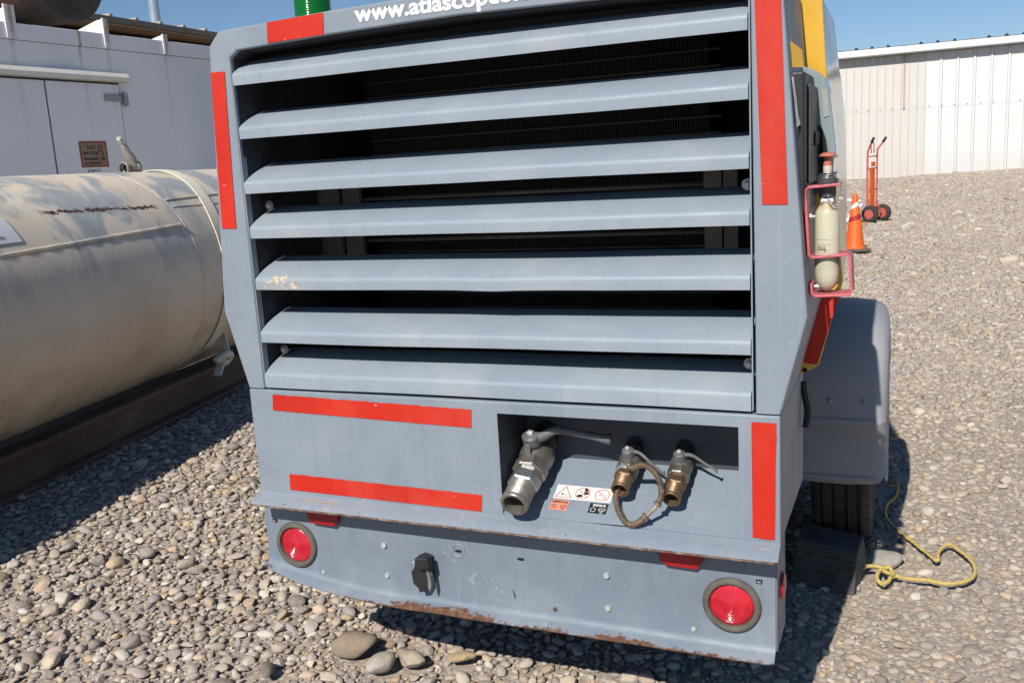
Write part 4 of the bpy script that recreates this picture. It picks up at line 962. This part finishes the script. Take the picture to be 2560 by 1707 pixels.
def side_gear():
    # control panel on the right flank of the hood frame
    cp = part('control_panel', MB().prism([(2.10, 1.36), (2.10, 1.655), (2.36, 1.655), (2.36, 1.36)], 'x', -.262, -.2215), 'plastic', CP, bevel=.006)
    part('panel_face', MB().box(-.2214, -.2125, 2.15, 2.34, 1.42, 1.63), vary('dark_grey_panel', (.06, .063, .065), .2, 12, .5), cp, bevel=.004)
    part('panel_handle', MB().box(-.2124, -.204, 2.20, 2.235, 1.50, 1.53), 'blackrub', cp, bevel=.004)
    part('panel_housing', MB().prism([(-.25, 1.664), (-.215, 1.655), (-.197, 1.62), (-.190, 1.55), (-.184, 1.47), (-.186, 1.43), (-.20, 1.395), (-.24, 1.375)], 'y', 2.30, 2.385), vary('moulded_dark_plastic', (.05, .055, .06), .2, 14, .5), CP, bevel=.008, seg=3)
    part('housing_cavity', MB().prism([(-.207, 1.535), (-.196, 1.53), (-.191, 1.47), (-.196, 1.43), (-.208, 1.425), (-.213, 1.48)], 'y', 2.2985, 2.3015), 'hole', CP)
    out = [(-.262, 1.681), (-.247, 1.680), (-.215, 1.666), (-.198, 1.648), (-.188, 1.621), (-.182, 1.575), (-.176, 1.522), (-.171, 1.470), (-.190, 1.471), (-.195, 1.51), (-.205, 1.541), (-.220, 1.55), (-.232, 1.60), (-.242, 1.655), (-.258, 1.664)]
    cv = part('panel_cover', MB().prism(out, 'y', 2.285, 2.375), 'clear', CP, bevel=.004)
    part('cover_window', MB().prism([(-.205, 1.626), (-.192, 1.622), (-.188, 1.565), (-.199, 1.562)], 'y', 2.2825, 2.2845), vary('grey_window', (.34, .33, .31), .1, 10, .4), cv)
    part('cover_screw', MB().lathe((-.250, 2.2845, 1.672), (0, -1, 0), [(.005, 0), (.004, .002)], 10), 'zinc', cv)
    part('yellow_flap', MB().add([(-.251, 2.10, 1.718), (-.230, 2.13, 1.700), (-.2265, 2.13, 1.664), (-.2465, 2.10, 1.664)], [(0, 1, 2, 3)]), 'yellow', CP)
    part('torn_foil', MB().add([(-.245, 2.07, 1.645), (-.241, 2.075, 1.642), (-.236, 2.085, 1.60), (-.232, 2.09, 1.552), (-.229, 2.09, 1.546), (-.235, 2.075, 1.54), (-.240, 2.072, 1.60)], [(0, 1, 2, 3, 4, 5, 6)]), 'zinc', CP)
    # bracket bent from flat bar
    path = [(-.150, 1.417), (-.216, 1.413), (-.222, 1.406), (-.2135, 1.268), (-.2075, 1.262), (-.1345, 1.268), (-.1295, 1.262), (-.1255, 1.188), (-.1305, 1.181), (-.2005, 1.178), (-.2065, 1.184), (-.2085, 1.206)]
    P = [Vector((x, 0, z)) for x, z in path]; th = .0056; o1, o2 = [], []
    for i in range(len(P)):
        a = P[max(0, i-1)]; b = P[min(len(P)-1, i+1)]; t = (b-a).normalized(); nrm = Vector((-t.z, 0, t.x)); o1.append(P[i]+nrm*th/2); o2.append(P[i]-nrm*th/2)
    poly = [(p.x, p.z) for p in o1]+[(p.x, p.z) for p in reversed(o2)]
    br = part('bottle_bracket', MB().prism(poly, 'y', 2.106, 2.178), 'pink', CP, bevel=.0012)
    for z, y in ((1.348, 2.142), (1.195, 2.14)):
        bt = part('bracket_bolt', MB().lathe((-.228 if z > 1.3 else -.2115, y, z), (1, 0, 0), [(.004, 0), (.004, .012), (.008, .0121), (.008, .018), (.004, .0182), (.004, .024)], 6), 'galv', br)
    # fenders and wheels, both sides
    for s in (1, -1):
        X = lambda x: x if s == 1 else mx(x)
        arch = [(3.282, .345), (3.276, .352), (3.276, .365), (3.283, .372), (3.279, .48), (3.277, .548), (3.269, .556), (3.269, .572), (3.277, .58), (3.283, .70), (3.325, .80), (3.40, .865), (3.52, .895), (3.70, .905), (3.88, .895), (4.0, .865), (4.075, .80), (4.11, .70), (4.12, .55), (4.12, .45)]
        cr = [(-.415, 0), (-.30, .008), (-.20, .008), (-.125, .0), (-.098, -.010), (-.082, -.028), (-.077, -.06), (-.075, -.15)]
        rs = []
        for i, (y, z) in enumerate(arch):
            a, b = arch[max(0, i-1)], arch[min(len(arch)-1, i+1)]; t = Vector((0, b[0]-a[0], b[1]-a[1])).normalized(); nn = Vector((0, -t.z, t.y))
            tq = max(0, min(1, (y-3.6)/.4))*.026; ring = [Vector((X(x-tq), y, z))+nn*d for x, d in cr]; back = [Vector((X(x-tq), y, z))+nn*(d-.006) for x, d in reversed(cr)]
            rs.append(ring+back)
        fd = part('fender', MB().rings(rs), 'fender', CP, smooth=40)
        for bx_ in (-.37, -.26, -.15):
            part('fender_bolt', MB().lathe((X(bx_), 3.270, .64), (0, -1, 0), [(.008, 0), (.008, .004), (.005, .006)], 6), 'galv', fd)
        cx, r = X(-.232), .345; W = .103
        tp = [(.20, -W*.80), (.23, -W*.93), (.27, -W), (.31, -W*.98), (.335, -W*.88), (.345, -W*.78)]
        for gx_ in (-.062, -.022, .022, .062):
            tp += [(.345, gx_-.0055), (.334, gx_-.004), (.334, gx_+.004), (.345, gx_+.0055)]
        tp += [(.345, W*.78), (.335, W*.88), (.31, W*.98), (.27, W), (.23, W*.93), (.20, W*.80)]
        w = part('wheel', MB().lathe((cx, 3.665, r), (1, 0, 0), [(.20, -.075), (.185, -.06), (.17, .03), (.06, .045), (.055, .07), (.01, .075)], 32), 'rim', CP, smooth=40)
        tm_ = MB().lathe((cx, 3.665, r), (1, 0, 0), tp, 64, False, False)
        part('tyre', tm_, 'tyre', w, smooth=30)
        mb = MB()
        for k in range(60):
            a = 2*math.pi*k/60
            for sd in (-1, 1):
                x0 = cx+sd*.072; c2, s2 = math.cos(a), math.sin(a)
                mb.bar((x0, 3.665+c2*.3463, r+s2*.3463), (cx+sd*.096, 3.665+c2*.333, r+s2*.333), .016, .004, (0, c2, s2))
        part('tread_blocks', mb, 'tyre', w, kind='stuff')
    part('hanging_strap', MB().tube(smoothpath([(-.262, 2.46, .90), (-.258, 2.46, .86), (-.25, 2.455, .82), (-.256, 2.45, .78)], 4), [.010]*13 if False else .009, 6), 'blackrub', CP, smooth=True)
side_gear()

# ================================================================== small bottle held in the bracket
def bottle():
    c = Vector((-.1785, 2.142, 0)); b = thing('gas_bottle', 'small cream gas bottle with chain and red cap in pink bracket', 'bottle', (c.x, c.y, 1.184))
    r = .0258
    part('body', MB().lathe(c, (0, 0, 1), [(.004, 1.1855), (.012, 1.1895), (.020, 1.199), (.0245, 1.211), (r, 1.224), (r, 1.350), (.0245, 1.360), (.019, 1.369), (.0155, 1.374), (.0155, 1.380)], 32), 'bottle', b, smooth=40)
    part('neck_block', MB().lathe(c, (0, 0, 1), [(.020, 1.376), (.020, 1.382), (.0125, 1.394)], 4, twist=.75), 'galv', b, bevel=.001)
    part('valve_head', MB().lathe(c, (0, 0, 1), [(.017, 1.390), (.018, 1.395), (.018, 1.417), (.0215, 1.419), (.0215, 1.431), (.012, 1.433), (.012, 1.440)], 20), vary('dark_valve', (.06, .06, .06), .3, 30, .5), b, smooth=40)
    part('collar', MB().lathe(c, (0, 0, 1), [(.009, 1.438), (.0095, 1.455), (.0085, 1.457)], 16), vary('pale_collar', (.55, .45, .38), .1, 30, .5), b, smooth=40)
    part('red_ring', MB().lathe(c, (0, 0, 1), [(.0088, 1.456), (.0088, 1.463), (.005, 1.466)], 16), 'capred', b, smooth=40)
    part('red_cap', MB().lathe(c+Vector((0, .01, 0)), (0, 0, 1), [(.005, 1.464), (.006, 1.474), (.019, 1.477), (.0185, 1.479), (.012, 1.4835), (.003, 1.485)], 24), 'capred', b, smooth=40)
    for k, z in enumerate((1.434, 1.4375, 1.441)):
        part('pull_ring', MB().tube([c+Vector((.0185*math.cos(a)+.001*k, .0185*math.sin(a), z+.002*math.sin(a+k))) for a in np.linspace(0, 6.283, 29)[:-1]], .0011, 5, True), 'steel', b, smooth=True)
    # chain: from the ring down to the shoulder
    pth = smoothpath([c+Vector((.018, -.008, 1.436)), c+Vector((.026, -.012, 1.424)), c+Vector((.030, -.012, 1.405)), c+Vector((.027, -.016, 1.382)), c+Vector((.016, -.024, 1.372)), c+Vector((.006, -.026, 1.380)), c+Vector((.002, -.022, 1.400))], 5)
    for i in range(0, len(pth)-1, 2):
        a, t = pth[i], (pth[min(i+2, len(pth)-1)]-pth[i]).normalized(); e = t.cross(Vector((0, 1, 0)) if (i//2) % 2 else Vector((1, .2, 0))).normalized()
        part('chain_link', MB().tube([a+t*.0036*math.cos(q)+e*.0022*math.sin(q) for q in np.linspace(0, 6.283, 13)[:-1]], .0008, 5, True), 'steel', b, smooth=True)
    for i, z in enumerate((1.300, 1.289, 1.277, 1.272, 1.267)):
        mbq = MB().tube([c+Vector(((r+.0002)*math.sin(a), -(r+.0002)*math.cos(a), z)) for a in np.linspace(-.85, .25+.1*(i % 2), 12)], .0004, 4); part('print_line', mbq, vary('faint_print', (.34, .32, .24), .2, 30, .6) if i == 0 else bpy.data.materials['faint_print'], b)
    part('lettering', text_mb('20-B', .011, c+Vector((-.019, -.0222, 1.2795)), Vector((.86, -.50, 0)), (0, 0, 1), .0006, .0001), bpy.data.materials['faint_print'], b)
bottle()

# ================================================================== chock and rope
def chock_rope():
    k = thing('wheel_chock', 'black dusty rubber wedge chock behind the tyre', 'chock', (-.26, 3.25, 0))
    v = [(-.388, 3.18, -.005), (-.168, 3.112, -.005), (-.132, 3.385, -.005), (-.352, 3.45, -.005), (-.366, 3.235, .137), (-.158, 3.17, .137), (-.148, 3.30, .150), (-.350, 3.365, .150)]
    part('wedge', MB().add(v, [(0, 3, 2, 1), (4, 5, 6, 7), (0, 1, 5, 4), (1, 2, 6, 5), (2, 3, 7, 6), (3, 0, 4, 7)]), 'chock', k, bevel=.008, seg=3)
    for q in (.18, .36, .54, .72, .90):
        a0 = Vector(v[0]).lerp(Vector(v[4]), q); b0 = Vector(v[1]).lerp(Vector(v[5]), q)
        part('tread_rib', MB().bar(a0.lerp(b0, .04), a0.lerp(b0, .96), .010, .010), 'chock', k, bevel=.003)
    part('eye_bolt', MB().tube([Vector((-.148+.011*math.cos(a), 3.262, .05+.011*math.sin(a))) for a in np.linspace(0, 6.283, 17)[:-1]], .003, 6, True), 'galv', k, smooth=True)
    rp = thing('yellow_rope', 'yellow twisted rope trailing from chock in a loop on gravel', 'rope', (.05, 3.4, 0))
    pts = [(-.088, 4.2, .03), (-.053, 4.153, .05), (-.058, 4.018, .04), (-.089, 3.934, .03), (-.09, 3.813, .03), (-.068, 3.726, .03), (-.032, 3.648, .03), (.014, 3.566, .032), (.047, 3.505, .03), (.092, 3.422, .03), (.100, 3.50, .032), (.134, 3.569, .035), (.168, 3.529, .032), (.203, 3.453, .03), (.212, 3.374, .028), (.196, 3.30, .03), (.158, 3.255, .03), (.112, 3.236, .03), (.059, 3.243, .032), (-.001, 3.242, .03), (-.049, 3.246, .034), (-.061, 3.199, .034), (-.081, 3.177, .03), (-.099, 3.205, .038), (-.09, 3.252, .045), (-.064, 3.277, .04), (-.105, 3.274, .048), (-.136, 3.262, .05)]
    def strands(pts, name, rr=.0036, off=.0040):
        P = smoothpath(pts, 14); s = 0; out = [[], [], []]; prev = P[0]
        for i, p in enumerate(P):
            s += (p-prev).length; prev = p; t = (P[min(i+1, len(P)-1)]-P[max(i-1, 0)]).normalized(); e1 = t.cross(Vector((0, 0, 1))).normalized(); e2 = t.cross(e1)
            for q in range(3):
                a = s/.024*2*math.pi+q*2.094; out[q].append(p+(e1*math.cos(a)+e2*math.sin(a))*off)
        for q in range(3): part(name, MB().tube(out[q], rr, 6), 'rope', rp, smooth=True)
    strands(pts, 'strand')
    strands([(-.046, 3.236, .03), (-.060, 3.262, .055), (-.078, 3.250, .05), (-.072, 3.222, .055), (-.052, 3.230, .045), (-.05, 3.265, .04), (-.095, 3.285, .04)], 'knot_strand')
    for (x, y, a) in ((.016, 3.565, .5), (.088, 3.428, 1.0)):
        pass
chock_rope()

# ================================================================== traffic cone, hand truck, pipes
def cone():
    b = thing('traffic_cone', 'orange traffic cone with red band standing on gravel beyond the machine', 'cone', (-.79, 13.85, .02))
    part('base', MB().box(-.19, .19, -.19, .19, .0, .045), 'conebase', b, world=False, bevel=.02).rotation_euler = (0, 0, .25)
    def rad(z): return .135-(z-.045)/(.80-.045)*.105
    part('body', MB().lathe((0, 0, 0), (0, 0, 1), [(.150, .046), (.138, .055), (rad(.08), .08), (rad(.78), .78), (rad(.80)-.006, .80)], 32), 'orange', b, world=False, smooth=40)
    t = R(14)
    def band(name, z0, z1, mat, tilt):
        mb = MB(); rs = []
        for z in (z0, z1): rs.append([((rad(z)+.004)*math.cos(a), (rad(z)+.004)*math.sin(a), z+tilt*math.cos(a)) for a in np.linspace(0, 6.283, 33)[:-1]])
        part(name, mb.rings(rs, cap0=False, cap1=False), mat, b, world=False, smooth=True)
    band('red_band', .435, .50, 'dkred', .03); band('white_band', .61, .665, 'whitepipe', .03)
cone()
def hand_truck():
    a = R(62)
    b = thing('hand_truck', 'red orange steel hand truck standing by the white building', 'hand truck', (-.80, 19.3, 0), a)
    kw = dict(world=False)
    # local x along the axle
    def p(x, y, z): return (x, y, z)
    for s in (-1, 1):
        part('rail', MB().tube(smoothpath([(s*.16, .0, .16), (s*.17, .0, .7), (s*.17, 0, 1.28), (s*.165, -.02, 1.38), (s*.20, -.10, 1.50), (s*.205, -.12, 1.53)], 4), .017, 8), 'orangetruck', b, smooth=True, **kw)
        part('grip', MB().tube([(s*.20, -.095, 1.495), (s*.215, -.15, 1.585)], .024, 8), 'blackrub', b, smooth=True, **kw)
        w = part('wheel', MB().lathe((s*.23-.04, -.10, .165), (1, 0, 0), [(.09, 0), (.10, .03), (.04, .05), (.035, .07), (.01, .075)], 20), 'orangetruck', b, smooth=40, **kw)
        part('tyre', MB().lathe((s*.23-.04, -.10, .165), (1, 0, 0), [(.09, 0), (.13, -.005), (.160, .01), (.165, .035), (.160, .06), (.13, .075), (.09, .07)], 28, False, False), 'tyre', w, smooth=40, **kw)
        part('axle_bracket', MB().bar((s*.15, 0, .45), (s*.15, -.10, .17), .03, .012), 'orangetruck', b, **kw)
    part('center_column', MB().box(-.075, .075, -.015, .02, .15, 1.02), 'orange', b, bevel=.006, **kw)
    part('center_plate', MB().box(-.07, .07, -.02, -.016, 1.05, 1.14), 'orange', b, **kw)
    part('hanger_loop', MB().tube([(-.05, 0, 1.30)] + [(.05*math.cos(q), 0, 1.45+.05*math.sin(q)) for q in np.linspace(3.14, 0, 9)] + [(.05, 0, 1.30)], .011, 6), 'orangetruck', b, smooth=True, **kw)
    for z in (.28, .62, 1.02, 1.24):
        part('crossbar', MB().tube([(-.17, 0, z), (.17, 0, z)], .013, 6), 'orangetruck', b, smooth=True, **kw)
    part('axle', MB().tube([(-.24, -.10, .165), (.24, -.10, .165)], .012, 6), 'galv', b, **kw)
    part('toe_plate', MB().box(-.20, .20, .0, .24, .02, .032), 'orangetruck', b, bevel=.003, **kw)
    part('back_plate', MB().box(-.18, .18, -.006, .004, .02, .18), 'orangetruck', b, **kw)
hand_truck()
for i, (p0, p1, lb) in enumerate((((-1.5, 19.2, .42), (-1.0, 19.25, .40), 'upper white plastic pipe leaning behind the cone'), ((-1.22, 18.6, .06), (-.96, 18.9, .36), 'lower white plastic pipe slanting behind the cone'))):
    o = link('white_pipe', MB().tube(smoothpath([p0, ((p0[0]+p1[0])/2, (p0[1]+p1[1])/2, (p0[2]+p1[2])/2+.02), p1], 5), .035, 10).mesh('white_pipe'), 'whitepipe', smooth=True)
    o['label'] = lb; o['category'] = 'pipe'; o['group'] = 'white pipes by the hand truck'
bd = link('timber_offcut', MB().box(-1.05, -.82, 17.8, 17.95, 0, .11).mesh('timber_offcut'), 'wood', bevel=.006)
bd['label'] = 'short brown timber offcut on gravel beside the cone'; bd['category'] = 'board'
